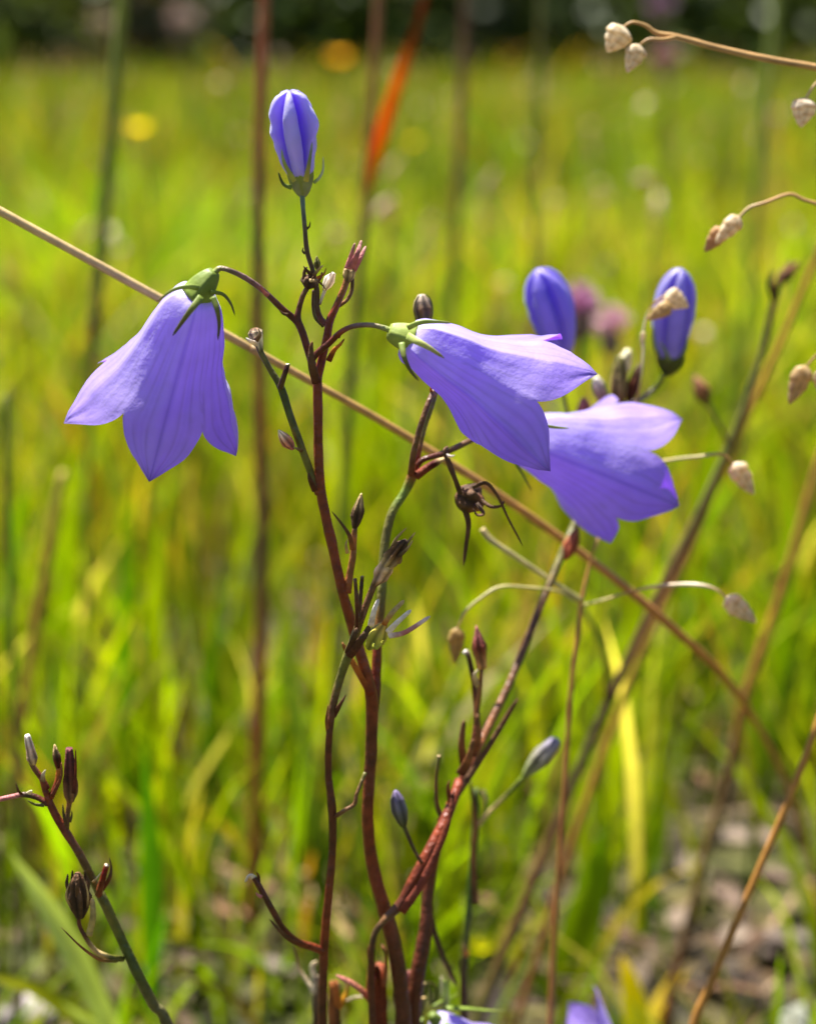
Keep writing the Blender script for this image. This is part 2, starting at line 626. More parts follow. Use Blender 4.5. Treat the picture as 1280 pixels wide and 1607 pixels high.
def bud_mesh(p0, p1, R, prof, groove, gw, ang, cola, colb, nseg=60, n=30, bend=0.0, lumps=0.03):
    """pleated closed bud from p0 (foot) to p1 (tip)"""
    p0, p1 = np.array(p0), np.array(p1)
    t = np.linspace(0, 1, n)
    side = np.cross(p1 - p0, TOCAM)
    path = [p0 * (1 - q) + p1 * q + side * bend * math.sin(math.pi * q) for q in t]
    rad = R * np.interp(t, [x[0] for x in prof], [x[1] for x in prof])
    def rf(q, th):
        d = ((th - ang) / (2 * math.pi / 5)) % 1.0
        d = min(d, 1 - d)                      # 0 at groove
        g = groove * (0.3 + 0.7 * q) * math.exp(-(d / (gw * (0.7 + 0.7 * q * q))) ** 2)
        rib = 0.05 * math.exp(-((0.5 - d) / 0.06) ** 2)
        return 1 - g + rib * 0.8
    v, f, _ = sweep(path, rad, [(1, 1, 1)] * n, nseg, rfun=rf, lump=lumps, lscale=600)
    c = []
    for i in range(n):
        for j in range(nseg):
            d = ((2 * math.pi * j / nseg - ang) / (2 * math.pi / 5)) % 1.0
            d = min(d, 1 - d) * 2
            cc = np.array(colb) * (1 - d ** 0.7) + np.array(cola) * d ** 0.7
            q = t[i]
            foot = max(0, 1 - q * 5) * 0.5
            cc = cc * (1 - foot) + np.array((0.62, 0.62, 0.75)) * foot
            c.append(cc)
    return v, f, c


BUDP = [(0, .40), (.08, .52), (.25, .70), (.45, .88), (.62, 1.0), (.78, .98), (.9, .80), (.97, .55), (1, .25)]
BUDT = [(0, .50), (.1, .66), (.3, .86), (.5, 1.0), (.7, .98), (.85, .80), (.95, .50), (1, .14)]


def capsule(name, parent, p0, p1, w, cols, ridges=7, depth=0.22, mat=None, Y0=0.230, prongs=0, prong_len=0.35,
            prof=None, lump=0.15, label=None):
    """dried, ribbed bud or seed capsule between two pixel points, with withered tips"""
    a = np.array(V(p0[0], p0[1], Y0 + p0[2] / 1000))
    b = np.array(V(p1[0], p1[1], Y0 + p1[2] / 1000))
    n = 18
    t = np.linspace(0, 1, n)
    R = w / 2 * PXM(p0[1], Y0 + p0[2] / 1000)
    pr = prof or [(0, .30), (.12, .62), (.35, 1.0), (.55, .95), (.75, .66), (.9, .38), (1, .12)]
    rad = R * np.interp(t, [x[0] for x in pr], [x[1] for x in pr])
    C = np.array(cols, float)
    ci = t * (len(C) - 1)
    lo = np.floor(ci).astype(int).clip(0, len(C) - 2)
    cc = C[lo] + (C[lo + 1] - C[lo]) * (ci - lo)[:, None]
    ph = random.random() * 6
    v, f, c = sweep([a * (1 - q) + b * q for q in t], rad, cc, 28,
                    rfun=lambda q, th: 1 + depth * math.cos(ridges * th + ph + q * 1.5) * math.sin(math.pi * min(1, q * 1.1)),
                    lump=lump, lscale=900)
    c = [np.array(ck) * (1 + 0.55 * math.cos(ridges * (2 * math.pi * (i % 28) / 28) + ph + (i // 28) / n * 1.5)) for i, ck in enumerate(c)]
    parts = [(v, f, c)]
    ax = b - a
    L = np.linalg.norm(ax)
    ax /= L
    e1 = TOCAM - ax * ax.dot(TOCAM)
    e1 /= np.linalg.norm(e1)
    e2 = np.cross(ax, e1)
    for k in range(prongs):
        th = 2 * math.pi * k / prongs + ph
        d = math.cos(th) * e1 + math.sin(th) * e2
        s0 = a + ax * L * 0.55 + d * R * 0.75
        pts = [s0, s0 + ax * L * prong_len * 0.6 + d * R * 0.35, s0 + ax * L * prong_len * (1 + 0.3 * random.random()) + d * R * 0.2]
        parts.append(strap(pts, R * 0.28, (cols[-1], cols[0]), flat=0.5, nseg=7))
    v, f, c = join(*parts)
    o = mesh_obj(name, v, f, mat or M_DRY, parent, np.clip(c, 0, 1))
    if label:
        o['label'] = label
    return o


def bract(parent, pts, wpx, cols, Y0=0.230, flat=0.4, name='bract', taper=0.8):
    P = [V(p[0], p[1], Y0 + p[2] / 1000) for p in pts]
    v, f, c = strap(P, wpx / 2 * PXM(pts[0][1], Y0), cols, flat=flat, taper=taper, lump=0.12)
    return mesh_obj(name, v, f, M_DRY, parent, c)


def flower(plant, base, al, tau, th0, scale, seed, label, sepals=None, tips={}, a_tip=20.5, r_tip=11.1, cup=(0.9, 1.7, 3.1), facet=0.45, pinch=0.14, green=GRN, stalk=None, slim=0.86, squash=(0.0, 0.0)):
    v, f, c, fr = corolla(base, al, tau, th0, a_tip, r_tip, scale, tips, seed, 0.0, facet, pinch, slim, squash)
    o = mesh_obj('flower', v, f, M_PETAL, plant, c)
    weld(o)
    o['label'] = label
    A = fr[0]
    b = np.array(base) + A * 0.5 * MM
    cL, cA = cup[2] * MM * scale, A
    if stalk is not None:
        d = b - np.array(stalk)
        cL = np.linalg.norm(d)
        cA = d / cL
    calyx_cup(b, cA, cup[0] * MM * scale, cup[1] * MM * scale, cL, 'calyx', o, green)
    # style with its parted stigma and the cream stamens inside the bell
    P = [np.array(base) + A * q * MM * scale for q in (0.5, 6, 12, 15.5)]
    sv = sweep(catmull(P, 5), np.full(16, 0.55 * MM) * np.linspace(.7, 1.1, 16), [(0.62, 0.56, 0.72)] * 16, 8)
    st = [sv]
    for k in range(3):
        th = k * 2.09
        d = math.cos(th) * fr[1] + math.sin(th) * fr[2]
        e = P[-1]
        st.append(strap([e, e + A * 1.0 * MM + d * 0.8 * MM, e + A * 1.2 * MM + d * 2.0 * MM], 0.45 * MM, ((.75, .72, .7), (.8, .78, .7))))
    v, f, c = join(*st)
    mesh_obj('style', v, f, M_SPIKE, o, c)
    return o, fr


# ------------------------------------------------------------------ harebell 1: red stem with three open bells
Y0 = 0.230
specB = [(498, 590, 0, 15, RED), (499, 650, 0, 15, RED), (500, 720, 0, 15, RED), (505, 780, 0, 16, RED), (520, 850, 0, 16, RED),
         (538, 930, 0, 16, RED), (555, 990, 1, 17, RED), (574, 1055, 1, 18, RED), (583, 1100, 2, 20, RED), (582, 1180, 3, 19, DRED),
         (577, 1270, 3, 19, RED), (583, 1350, 4, 20, RED), (604, 1430, 4, 23, RED), (622, 1500, 4, 24, DRED), (629, 1560, 5, 25, DRED),
         (634, 1640, 5, 25, DRED)]
H1 = thing('harebell_plant', 'branching red-stemmed harebell carrying three open violet bells and one upright pale bud', 'harebell',
           ground_point(specB, Y0))
stem('stem', specB, H1, M_STEM, ground=True, nseg=12)
stem('branch', [(584, 1140, 3, 13, DRED), (589, 1095, 3, 15, DRED), (592, 1010, 4, 15, RED), (599, 930, 5, 14, OLV), (602, 870, 6, 14, OLV), (613, 810, 7, 14, OLV),
                (635, 772, 8, 14, GRN), (648, 742, 8, 17, RED), (653, 715, 8, 14, RED), (664, 672, 9, 11, OLV), (681, 618, 10, 11, OLV),
                (684, 580, 12, 9, BRN), (672, 540, 12, 8, OLV), (664, 508, 12, 8, OLV)], H1, M_STEM, nseg=12)
stem('branch', [(645, 745, 6, 12, RED), (650, 705, 5, 10, BRN), (664, 655, 5, 9, BRN), (676, 622, 6, 8, BRN), (688, 600, 8, 5, BRN)], H1, M_STEM)
bract(H1, [(681, 622, 8), (676, 612, 6), (678, 600, 6)], 7, (RBRN, ORANGE))
# upper forks
stem('branch', [(498, 598, 0, 14, RED), (491, 575, 0, 13, DRED), (483, 548, 0, 12, DRED), (474, 520, 0, 12, DRED), (467, 502, 0, 12, DRED),
                (469, 485, 0, 9, DRED), (475, 465, 0, 8, BRN), (482, 452, 0, 8, BRN)], H1, M_STEM)
stem('branch', [(497, 598, -1, 14, RED), (505, 565, -1, 13, RED), (513, 530, -1, 13, RED), (517, 505, -1, 13, RED), (527, 482, -1, 11, RED),
                (540, 452, -1, 10, RBRN), (546, 432, -1, 10, RBRN)], H1, M_STEM)
stem('branch', [(515, 512, -1, 10, DRED), (503, 500, 0, 10, DRED), (497, 480, 0, 9, DBRN), (497, 455, 0, 9, DBRN), (491, 425, 0, 8, DBRN),
                (482, 395, 0, 8, DBRN), (478, 355, 0, 7.5, (.075, .06, .035)), (475, 318, 0, 8, (.09, .14, .12)), (474, 300, 0, 8, (.12, .16, .08))], H1, M_STEM)
stem('branch', [(508, 512, 2, 7, DBRN), (495, 498, 2, 6, OLV), (491, 478, 2, 5, DBRN), (492, 455, 2, 5, DBRN)], H1, M_STEM)
# pedicels of the two front bells
stem('pedicel', [(468, 507, 0, 11, DRED), (458, 497, 0, 11, DRED), (440, 482, -1, 10, DRED), (412, 455, -3, 9, (.13, .06, .05)), (385, 436, -4, 9, (.17, .09, .08)),
                 (362, 425, -5, 8.5, (.17, .11, .08)), (346, 421, -5, 9, (.20, .17, .07)), (336, 428, -5, 11, GRN)], H1, M_STEM)
stem('pedicel', [(489, 566, -2, 9, DRED), (498, 554, -2, 10, DRED), (515, 540, -3, 10, DRED), (535, 521, -4, 9, RED), (555, 512, -4, 8.5, (.18, .09, .07)),
                 (580, 510, -5, 8.5, (.2, .13, .09)), (600, 514, -5, 9, (.2, .2, .08)), (616, 520, -5, 11, LGRN)], H1, M_STEM)
bract(H1, [(497, 600, -3), (489, 572, -4), (488, 548, -4), (490, 535, -4)], 15, (DRED, BRN, BRN, RBRN), flat=0.6)
bract(H1, [(516, 566, -3), (524, 550, -4), (534, 540, -4), (541, 531, -4)], 10, (RED, ORANGE, RBRN))
bract(H1, [(530, 530, -4), (536, 520, -4), (545, 516, -4)], 7, (RED, (.5, .03, .02)))
bract(H1, [(420, 464, -3), (414, 458, -4), (409, 448, -5)], 8, (PINK, PINK))
bract(H1, [(452, 494, -2), (444, 492, -2), (438, 486, -2)], 6, (BRN, BRN))
bract(H1, [(478, 360, 0), (485, 356, 0), (487, 347, 0)], 5, (DBRN, OLV))
bract(H1, [(479, 398, 0), (475, 394, 0), (476, 388, 0)], 5, (DBRN, OLV))
bract(H1, [(489, 432, 0), (481, 424, -1), (476, 417, -1)], 7, (DBRN, BRN))
# flower hanging from the left pedicel
b1 = np.array(V(311, 457, Y0 - 0.005))
fl1, fr1 = flower(H1, b1, -114.4, 39.5, 17.6, 1.0, 1, 'violet bell hanging mouth down from a curved stalk',
                  tips={4: dict(a=0.4, r=0.5, curl=1.0), 1: dict(a=-0.5, curl=0.2), 0: dict(a=0.0), 3: dict(a=0.3, r=1.0, curl=1.5)}, a_tip=20.5, r_tip=11.1, facet=0.6, cup=(.7, 1.8, 3), stalk=V(337, 426, Y0 - 0.005))
yb = b1[1] - 0.0035
sepal_px(fl1, [(312, 452, -2), (295, 450, -3), (272, 455, -3), (247, 473, -3)], yb, 12, (GRN, LGRN, OLV))
sepal_px(fl1, [(316, 466, -3), (300, 486, -4.0), (284, 508, -4.0), (271, 527, -4)], yb, 15, (GRN, OLV, (.06, .05, .02)))
sepal_px(fl1, [(334, 466, -3), (341, 486, -3.5), (344, 508, -3.5), (342, 534, -3.5)], yb, 13, (GRN, OLV, (.06, .05, .02)))
sepal_px(fl1, [(331, 458, 2), (350, 462, 3), (362, 476, 3), (369, 495, 3)], yb, 9, (GRN, OLV, OLV))
sepal_px(fl1, [(325, 458, 6), (318, 468, 10), (305, 490, 13)], yb, 10, (GRN, OLV, OLV))
# flower pointing right
b2 = np.array(V(637, 527, Y0 - 0.005))
fl2, fr2 = flower(H1, b2, -29.1, 26.1, 40.8, 1.0, 2, 'violet bell held sideways with a sunlit white upper flank',
                  tips={1: dict(curl=1.6), 0: dict(curl=0.5, a=-0.2), 4: dict(a=0.1, curl=0.2), 3: dict(r=-5.0, a=-2.0, curl=-1.0)}, a_tip=20.0, r_tip=11.0,
                  facet=0.85, pinch=-0.05, green=(.27, .33, .06), stalk=V(610, 519, Y0 - 0.005), slim=0.80, squash=(0.24, -95))
yb = b2[1] - 0.003
sepal_px(fl2, [(640, 514, 0), (660, 506, -1), (685, 505, 0), (709, 507, 2)], yb, 12, (LGRN, LGRN, (.35, .33, .12)))
sepal_px(fl2, [(640, 528, -3), (655, 536, -4.5), (675, 547, -5.0), (697, 562, -5.0)], yb, 17, (LGRN, (.40, .40, .12), (.25, .22, .06)))
sepal_px(fl2, [(630, 538, -2), (634, 560, -3), (643, 580, -3), (657, 598, -3)], yb, 13, (GRN, OLV, (.12, .11, .03)))
sepal_px(fl2, [(640, 545, 5), (652, 560, 8), (668, 580, 9)], yb, 10, (GRN, OLV, OLV))
sepal_px(fl2, [(645, 518, 6), (668, 512, 9), (692, 514, 12)], yb, 10, (GRN, OLV, OLV))
# flower behind it
stem('pedicel', [(655, 730, 7, 9, DRED), (664, 721, 7, 9, DRED), (690, 713, 8, 9, DRED), (712, 704, 9, 10, BRN), (740, 690, 11, 9, BRN),
                 (765, 678, 13, 9, BRN), (788, 676, 15, 9, OLV), (795, 679, 16, 10, GRN)], H1, M_STEM)
b3 = np.array(V(813, 687, Y0 + 0.019))
fl3, fr3 = flower(H1, b3, -16.1, 41.2, -12.9, 1.08, 3, 'violet bell held sideways, partly hidden behind another bell',
                  tips={0: dict(a=0.2, r=0.3), 4: dict(a=-0.1), 1: dict(a=1.2, r=0.6, th=-2, curl=0.6), 2: dict(a=1.2, r=3.0, curl=0.3)}, a_tip=19.8, r_tip=9.9, slim=0.88, squash=(0.16, -95))
yb = b3[1]
sepal_px(fl3, [(818, 668, -3), (850, 668, -6.5), (875, 671, -6.5), (893, 672, -6)], yb - 0.002, 10, (LGRN, LGRN, LGRN))
sepals_auto(fl3, b3, fr3, [-100, -170, 150], 7 * MM, 0.5, 0.5 * MM, 2.2 * MM)
bract(H1, [(700, 712, 9), (706, 704, 8), (713, 700, 8)], 5, (BRN, STRAW))
bract(H1, [(700, 714, 8), (708, 716, 7), (714, 714, 7)], 5, (PALE, PALE))
# upright bud
bp0, bp1 = np.array(V(473, 286, Y0)), np.array(V(454, 143, Y0 - 0.003))
v, f, c = bud_mesh(bp0, bp1, 38 * PXM(200, Y0), BUDP, 0.85, 0.15, 0.55, (0.80, 0.78, 0.95), (0.22, 0.15, 0.68), lumps=0.16)
bud1 = mesh_obj('bud', v, f, M_PETAL, H1, c)
bud1['label'] = 'upright pale blue-violet pleated bud at the very top'
ax = (bp1 - bp0) / np.linalg.norm(bp1 - bp0)
calyx_cup(bp0 + ax * 1.1 * MM, ax, 0.35 * MM, 1.55 * MM, 2.9 * MM, 'calyx', bud1, (.22, .26, .05))
yb = Y0 - 0.001
sepal_px(bud1, [(462, 284, -1.0), (449, 262, -2.0), (444, 248, -2.4), (442, 234, -2.2)], yb, 10, ((.4, .4, .06), LGRN, (.35, .4, .25)))
sepal_px(bud1, [(480, 284, -1.5), (484, 262, -2.6), (487, 244, -3.0), (490, 222, -3.0)], yb, 11, ((.45, .4, .05), (.2, .22, .1), (.3, .33, .25)))
sepal_px(bud1, [(492, 287, 0), (501, 279, 0), (507, 266, 0), (507, 246, 0)], yb, 7, (LGRN, (.5, .52, .35), (.55, .55, .4)))
sepal_px(bud1, [(458, 295, 0), (446, 290, 0), (440, 280, 0), (437, 270, 0)], yb, 9, (GRN, DGRN, DGRN))
sepal_px(bud1, [(475, 284, 2), (473, 262, 3.5), (470, 240, 4)], yb, 9, (GRN, GRN, OLV))
# withered heads at the fork
capsule('withered_flower', H1, (482, 452, 0), (490, 432, 0), 26, (DBRN, DBRN, BRN), 5, 0.3, prongs=4, prong_len=0.9, prof=[(0, .4), (.3, 1), (.7, .9), (1, .5)])
bract(H1, [(486, 440, -3), (500, 442, -4), (512, 455, -4)], 6, (STRAW, BRN, BRN))
bract(H1, [(492, 432, -3), (503, 420, -4), (508, 416, -4)], 6, (BRN, STRAW, STRAW))
bract(H1, [(498, 436, -2), (508, 430, -3), (512, 420, -3)], 5, (ORANGE, RBRN))
capsule('seed_capsule', H1, (498, 424, 1), (497, 402, 1), 10, (DBRN, OLV, OLV), 5, 0.2)
stem('pedicel', [(501, 478, 0, 5, BRN), (506, 465, 0, 5, CREAM), (511, 452, 0, 6, CREAM)], H1, M_STRAW)
capsule('withered_bud', H1, (509, 455, 0), (524, 428, 0), 17, (CREAM, PALE, PALE), 5, 0.15, mat=M_SPIKE, prof=[(0, .4), (.3, .9), (.6, 1), (1, .4)], label='small cream-white withered bud')
stem('pedicel', [(532, 480, 0, 6, RBRN), (545, 470, 0, 6, BRN), (552, 455, 0, 6, BRN), (553, 435, 0, 6, DBRN)], H1, M_STEM)
capsule('withered_bud', H1, (544, 443, -1), (550, 416, -1), 18, (BRN, STRAW, DBRN), 5, 0.25, prongs=0, prof=[(0, .45), (.3, .9), (.7, 1), (1, .6)])
for q in ([(546, 422, -2), (550, 405, -2), (557, 381, -2)], [(552, 420, -3), (560, 400, -4), (567, 377, -3)], [(554, 424, -1), (565, 405, -1), (574, 386, 0)]):
    bract(H1, q, 12, (PINK, PINK, (.5, .25, .22)), flat=0.35, taper=0.7)
# capsule peeping out behind the sideways bell
capsule('seed_capsule', H1, (665, 508, 12), (661, 462, 12), 30, (DGRN, BRN, (.35, .28, .2)), 6, 0.12, mat=M_SEPAL, prof=[(0, .6), (.2, .9), (.5, 1), (.8, .8), (1, .35)], label='striped oval seed capsule')
sepal_px(H1, [(655, 506, 10), (651, 490, 9), (652, 474, 9), (658, 463, 9)], Y0, 6, (OLV, OLV, OLV), name='sepal')
sepal_px(H1, [(674, 506, 10), (678, 490, 9), (676, 472, 9), (668, 460, 9)], Y0, 6, (OLV, OLV, OLV), name='sepal')
# shrivelled brown head with spidery sepals
stem('pedicel', [(652, 748, 6, 14, RED), (668, 736, 6, 13, RED), (684, 726, 6, 11, DRED), (694, 722, 6, 8, STRAW), (703, 721, 6, 6, BRN), (710, 738, 6, 6, BRN),
                 (716, 757, 6, 7, DBRN), (722, 772, 6, 8, DBRN)], H1, M_DRY)
w0 = capsule('withered_flower', H1, (718, 772, 6), (757, 795, 6), 46, (BRN, DBRN, RBRN), 5, 0.18, prof=[(0, .45), (.15, .8), (.4, 1), (.7, .85), (.9, .6), (1, .3)], lump=0.35,
             label='shrivelled brown dead flower with spidery sepals')
for q, w in (([(722, 775, 4), (714, 752, 3), (704, 730, 3), (697, 708, 3), (703, 700, 4)], 9), ([(730, 800, 6), (735, 822, 6), (732, 850, 6), (727, 888, 6)], 10),
             ([(742, 765, 4), (762, 758, 3), (780, 778, 3), (798, 815, 3), (820, 857, 3)], 7), ([(748, 790, 4), (758, 806, 3), (748, 808, 3), (742, 798, 3)], 7),
             ([(755, 785, 5), (770, 795, 4), (785, 794, 4), (791, 786, 4)], 7)):
    P = [V(p[0], p[1], Y0 + p[2] / 1000) for p in q]
    v, f, c = strap(P, w / 2 * PXM(780, Y0), (DBRN, BRN, DBRN), flat=0.6, taper=0.6, lump=0.2)
    mesh_obj('sepal', v, f, M_DRY, w0, c)
# left side shoot
stem('branch', [(500, 775, 0, 13, RED), (488, 742, 0, 12, OLV), (473, 702, -1, 12, OLV), (455, 652, -1, 12, DGRN), (441, 608, -1, 12, DGRN), (426, 583, -1, 10, OLV),
                (411, 556, -1, 9, OLV), (404, 540, -1, 8, BRN)], H1, M_STEM)
bract(H1, [(494, 770, -1), (486, 752, -2), (484, 742, -2)], 10, (DRED, BRN))
stem('pedicel', [(440, 608, -2, 10, DBRN), (445, 592, -3, 9, DBRN), (451, 574, -3, 8, DBRN), (451.5, 571, -3, 7, CREAM)], H1, M_STEM)
capsule('withered_bud', H1, (409, 552, -1), (399, 515, -1), 22, (OLV, CREAM, BRN), 5, 0.25, prof=[(0, .4), (.3, .6), (.6, .85), (.85, 1), (1, .5)], lump=0.25)
bract(H1, [(404, 540, -3), (394, 536, -4), (386, 530, -4)], 9, (CREAM, PALE))
bract(H1, [(402, 534, -4), (408, 525, -5), (406, 516, -5)], 9, (BRN, STRAW))
capsule('withered_bud', H1, (460, 705, -2), (437, 675, -3), 18, (PINK, (.5, .2, .12), CREAM), 5, 0.2, label='tiny pinkish withered bud')
bract(H1, [(474, 708, -2), (466, 704, -3), (460, 702, -3)], 7, (BRN, STRAW))
# right side shoot
stem('pedicel', [(545, 930, 0, 14, RED), (549, 900, 0, 11, RBRN), (554, 872, 0, 10, RBRN), (555, 848, 0, 10, RBRN), (557, 828, 0, 8, BRN)], H1, M_STEM)
bract(H1, [(553, 862, -1), (548, 840, -2), (536, 822, -2), (520, 802, -2)], 9, (RBRN, BRN, BRN))
capsule('withered_bud', H1, (556, 832, 0), (567, 774, 0), 17, (DBRN, DBRN, STRAW), 5, 0.25, label='slender dark withered bud on a side shoot')
bract(H1, [(545, 868, -1), (543, 855, -2), (545, 846, -2)], 6, (STRAW, STRAW))
bract(H1, [(582, 1090, 1), (562, 1055, 0), (548, 1030, 0), (537, 1008, 0)], 12, (RED, ORANGE, RBRN), taper=0.5)

# ------------------------------------------------------------------ harebell 2: thin brown stem in front
specA = [(592, 905, -6, 10, BRN), (580, 935, -6, 11, BRN), (565, 975, -6, 13, BRN), (549, 1020, -6, 15, OLV), (535, 1060, -5, 14, OLV), (524, 1100, -5, 13, BRN),
         (517, 1150, -5, 12, DRED), (515, 1210, -4, 12, DRED), (521, 1270, -4, 13, DRED), (522, 1330, -3, 13, DRED), (516, 1400, -3, 13, RED), (509, 1480, -2, 15, RED),
         (507, 1550, -1, 14, DRED), (506, 1640, 0, 14, DRED)]
H2 = thing('harebell_plant', 'thin brown harebell stem without flowers, topped by a crumpled straw-coloured withered bud', 'harebell', ground_point(specA, Y0))
stem('stem', specA, H2, M_STEM, ground=True, nseg=10)
capsule('withered_bud', H2, (588, 918, -6), (612, 880, -7), 26, (BRN, (.55, .35, .22), STRAW), 5, 0.15, prof=[(0, .35), (.4, .9), (.7, 1), (1, .7)], lump=0.25)
capsule('withered_bud', H2, (604, 890, -7), (637, 848, -8), 25, (STRAW, BRN, DBRN), 6, 0.35, prongs=3, prong_len=0.6, lump=0.4, prof=[(0, .5), (.3, 1), (.6, .8), (.85, .6), (1, .3)],
        label='crumpled straw-brown bud at the top')
stem('pedicel', [(560, 985, -7, 8, DRED), (560, 950, -8, 7, DRED), (557, 908, -8, 6, BRN)], H2, M_STEM)
stem('pedicel', [(562, 985, -6, 8, DRED), (565, 945, -7, 7, DBRN), (568, 908, -7, 6, DBRN), (568.5, 905, -7, 5, STRAW)], H2, M_STEM)
bract(H2, [(548, 1030, -7), (566, 1005, -9), (576, 990, -9), (578, 982, -9)], 13, (DRED, DBRN, BRN), taper=0.5)
bract(H2, [(545, 1025, -7), (555, 1000, -9), (560, 985, -9)], 10, (DRED, DBRN, BRN), taper=0.5)
cp = capsule('seed_capsule', H2, (578, 1018, -5), (606, 975, -6), 30, ((.30, .30, .05), (.45, .42, .05), (.5, .3, .06)), 5, 0.15, mat=M_SEPAL, label='pale green seed capsule with pinkish prongs')
bract(cp, [(582, 982, -7), (586, 962, -8), (594, 940, -8)], 11, (PALE, PALE, PALE), name='sepal', taper=0.5)
bract(cp, [(602, 980, -7), (615, 962, -8), (634, 942, -8)], 9, (ORANGE, STRAW, STRAW), name='sepal', taper=0.3)
bract(cp, [(609, 992, -8), (622, 978, -9), (645, 957, -9)], 10, (PALE, PALE, PALE), name='sepal', taper=0.45)
bract(cp, [(610, 998, -8), (636, 992, -9), (675, 967, -9)], 9, (PALE, PINK, PALE), name='sepal', taper=0.35)
bract(H2, [(584, 1012, -7), (592, 1016, -8), (602, 1004, -8)], 10, ((.4, .42, .04), (.5, .45, .04)))
stem('pedicel', [(524, 1282, -4, 8, DRED), (540, 1272, -5, 7, BRN), (556, 1262, -5, 7, BRN), (560, 1245, -5, 6, BRN), (573, 1212, -4, 6, OLV)], H2, M_STEM)
bract(H2, [(523, 1124, -5), (535, 1104, -6), (543, 1090, -6)], 9, (DRED, BRN))
bract(H2, [(515, 1150, -5), (512, 1130, -6), (515, 1105, -6)], 7, (RBRN, RBRN))
stem('branch', [(506, 1492, -2, 14, RED), (490, 1486, -3, 13, RED), (465, 1477, -5, 12, RED), (443, 1455, -7, 10, DRED), (424, 1422, -8, 10, DRED), (408, 1392, -8, 9, DRED), (398, 1376, -8, 9, DRED)], H2, M_STEM)
bract(H2, [(485, 1486, -4), (458, 1476, -7), (438, 1460, -9), (422, 1442, -9)], 10, (RED, BRN, BRN))
bract(H2, [(399, 1378, -8), (391, 1374, -9), (385, 1384, -9)], 9, (PALE, PALE), taper=0.3)
bract(H2, [(406, 1384, -8), (406, 1374, -8), (402, 1368, -8)], 6, (DRED, DRED))
bract(H2, [(411, 1408, -9), (404, 1404, -9), (402, 1400, -9)], 6, (PINK, PINK))

# ------------------------------------------------------------------ harebell 3: stem leaning right with two violet buds
specC = [(952, 652, 50, 7, OLV), (935, 720, 46, 8, OLV), (908, 805, 40, 12, OLV), (882, 868, 36, 13, OLV), (845, 958, 31, 13, BRN), (802, 1065, 25, 13, BRN),
         (762, 1148, 20, 14, RBRN), (722, 1230, 15, 17, RED), (690, 1310, 11, 18, RED), (672, 1395, 10, 19, DRED), (668, 1455, 9, 22, DRED), (655, 1530, 8, 24, DRED), (646, 1640, 8, 25, DRED)]
H3 = thing('harebell_plant', 'rust-brown harebell stem leaning over, bearing two closed violet buds and dried capsules', 'harebell', ground_point(specC, Y0))
stem('stem', specC, H3, M_STEM, ground=True, nseg=10)
stem('branch', [(722, 1225, 10, 17, RED), (697, 1290, 6, 18, RED), (660, 1360, 3, 19, RED), (630, 1415, 2, 17, DRED), (605, 1442, 1, 12, BRN), (588, 1465, 1, 10, DBRN), (583, 1500, 1, 10, DRED),
                (582, 1560, 2, 12, DRED), (585, 1640, 2, 12, DRED)], H3, M_STEM, ground=True)
bract(H3, [(630, 1432, 0), (665, 1380, 1), (700, 1300, 3), (712, 1240, 5)], 15, (RED, (.2, .04, .02), RED, DRED), taper=0.5)
bract(H3, [(690, 1290, 8), (735, 1220, 12), (780, 1150, 14), (812, 1096, 15)], 13, (RED, BRN, BRN, DRED), taper=0.4)
stem('branch', [(716, 1245, 12, 9, RED), (735, 1195, 13, 10, DRED), (747, 1140, 14, 11, DRED), (744, 1080, 15, 8, DRED), (735, 1030, 15, 8, DBRN), (728, 1022, 15, 8, PALE)], H3, M_STEM)
stem('pedicel', [(746, 1130, 14, 8, DRED), (752, 1085, 14, 8, RBRN), (755, 1050, 14, 8, BRN)], H3, M_STEM)
capsule('withered_bud', H3, (756, 1048, 14), (747, 982, 14), 22, ((.5, .25, .08), RED, PINK), 5, 0.2, label='slim reddish withered bud', prof=[(0, .8), (.2, .8), (.5, 1), (.8, .45), (1, .1)])
bract(H3, [(748, 1075, 13), (744, 1060, 12), (750, 1050, 12)], 10, (STRAW, CREAM))
for q in ([(728, 1200, 12), (724, 1170, 11), (728, 1130, 11)], [(740, 1185, 12), (750, 1160, 11), (748, 1120, 11)], [(722, 1215, 10), (735, 1190, 9), (742, 1160, 9)]):
    bract(H3, q, 15, (DRED, RBRN, BRN), taper=0.5)
capsule('withered_bud', H3, (887, 878, 34), (907, 826, 34), 20, ((.3, .05, .02), (.3, .07, .03), BRN), 4, 0.2, label='reddish withered bud pressed to the stem')
stem('pedicel', [(698, 1292, 8, 8, BRN), (686, 1265, 8, 7, BRN), (684, 1225, 8, 6, BRN), (688, 1192, 8, 6, OLV), (688.5, 1186, 8, 7, STRAW)], H3, M_STEM)
bract(H3, [(706, 1260, 6), (703, 1235, 5), (706, 1224, 5)], 9, (RED, RBRN))
stem('pedicel', [(662, 1355, 2, 7, DRED), (650, 1335, 2, 6, DBRN), (640, 1312, 2, 6, DBRN), (632, 1292, 2, 8, DGRN)], H3, M_STEM)
capsule('bud', H3, (633, 1296, 2), (620, 1240, 2), 25, (DGRN, (.12, .11, .12), (.14, .1, .2)), 5, 0.1, mat=M_SEPAL, lump=0.03, prof=[(0, .4), (.15, .7), (.45, 1), (.75, .85), (.93, .45), (1, .15)], label='small dark closed bud near the foot')
bract(H3, [(672, 1395, 12), (678, 1450, 14), (694, 1500, 16), (716, 1545, 16)], 12, (DRED, DBRN, BRN), taper=0.3)
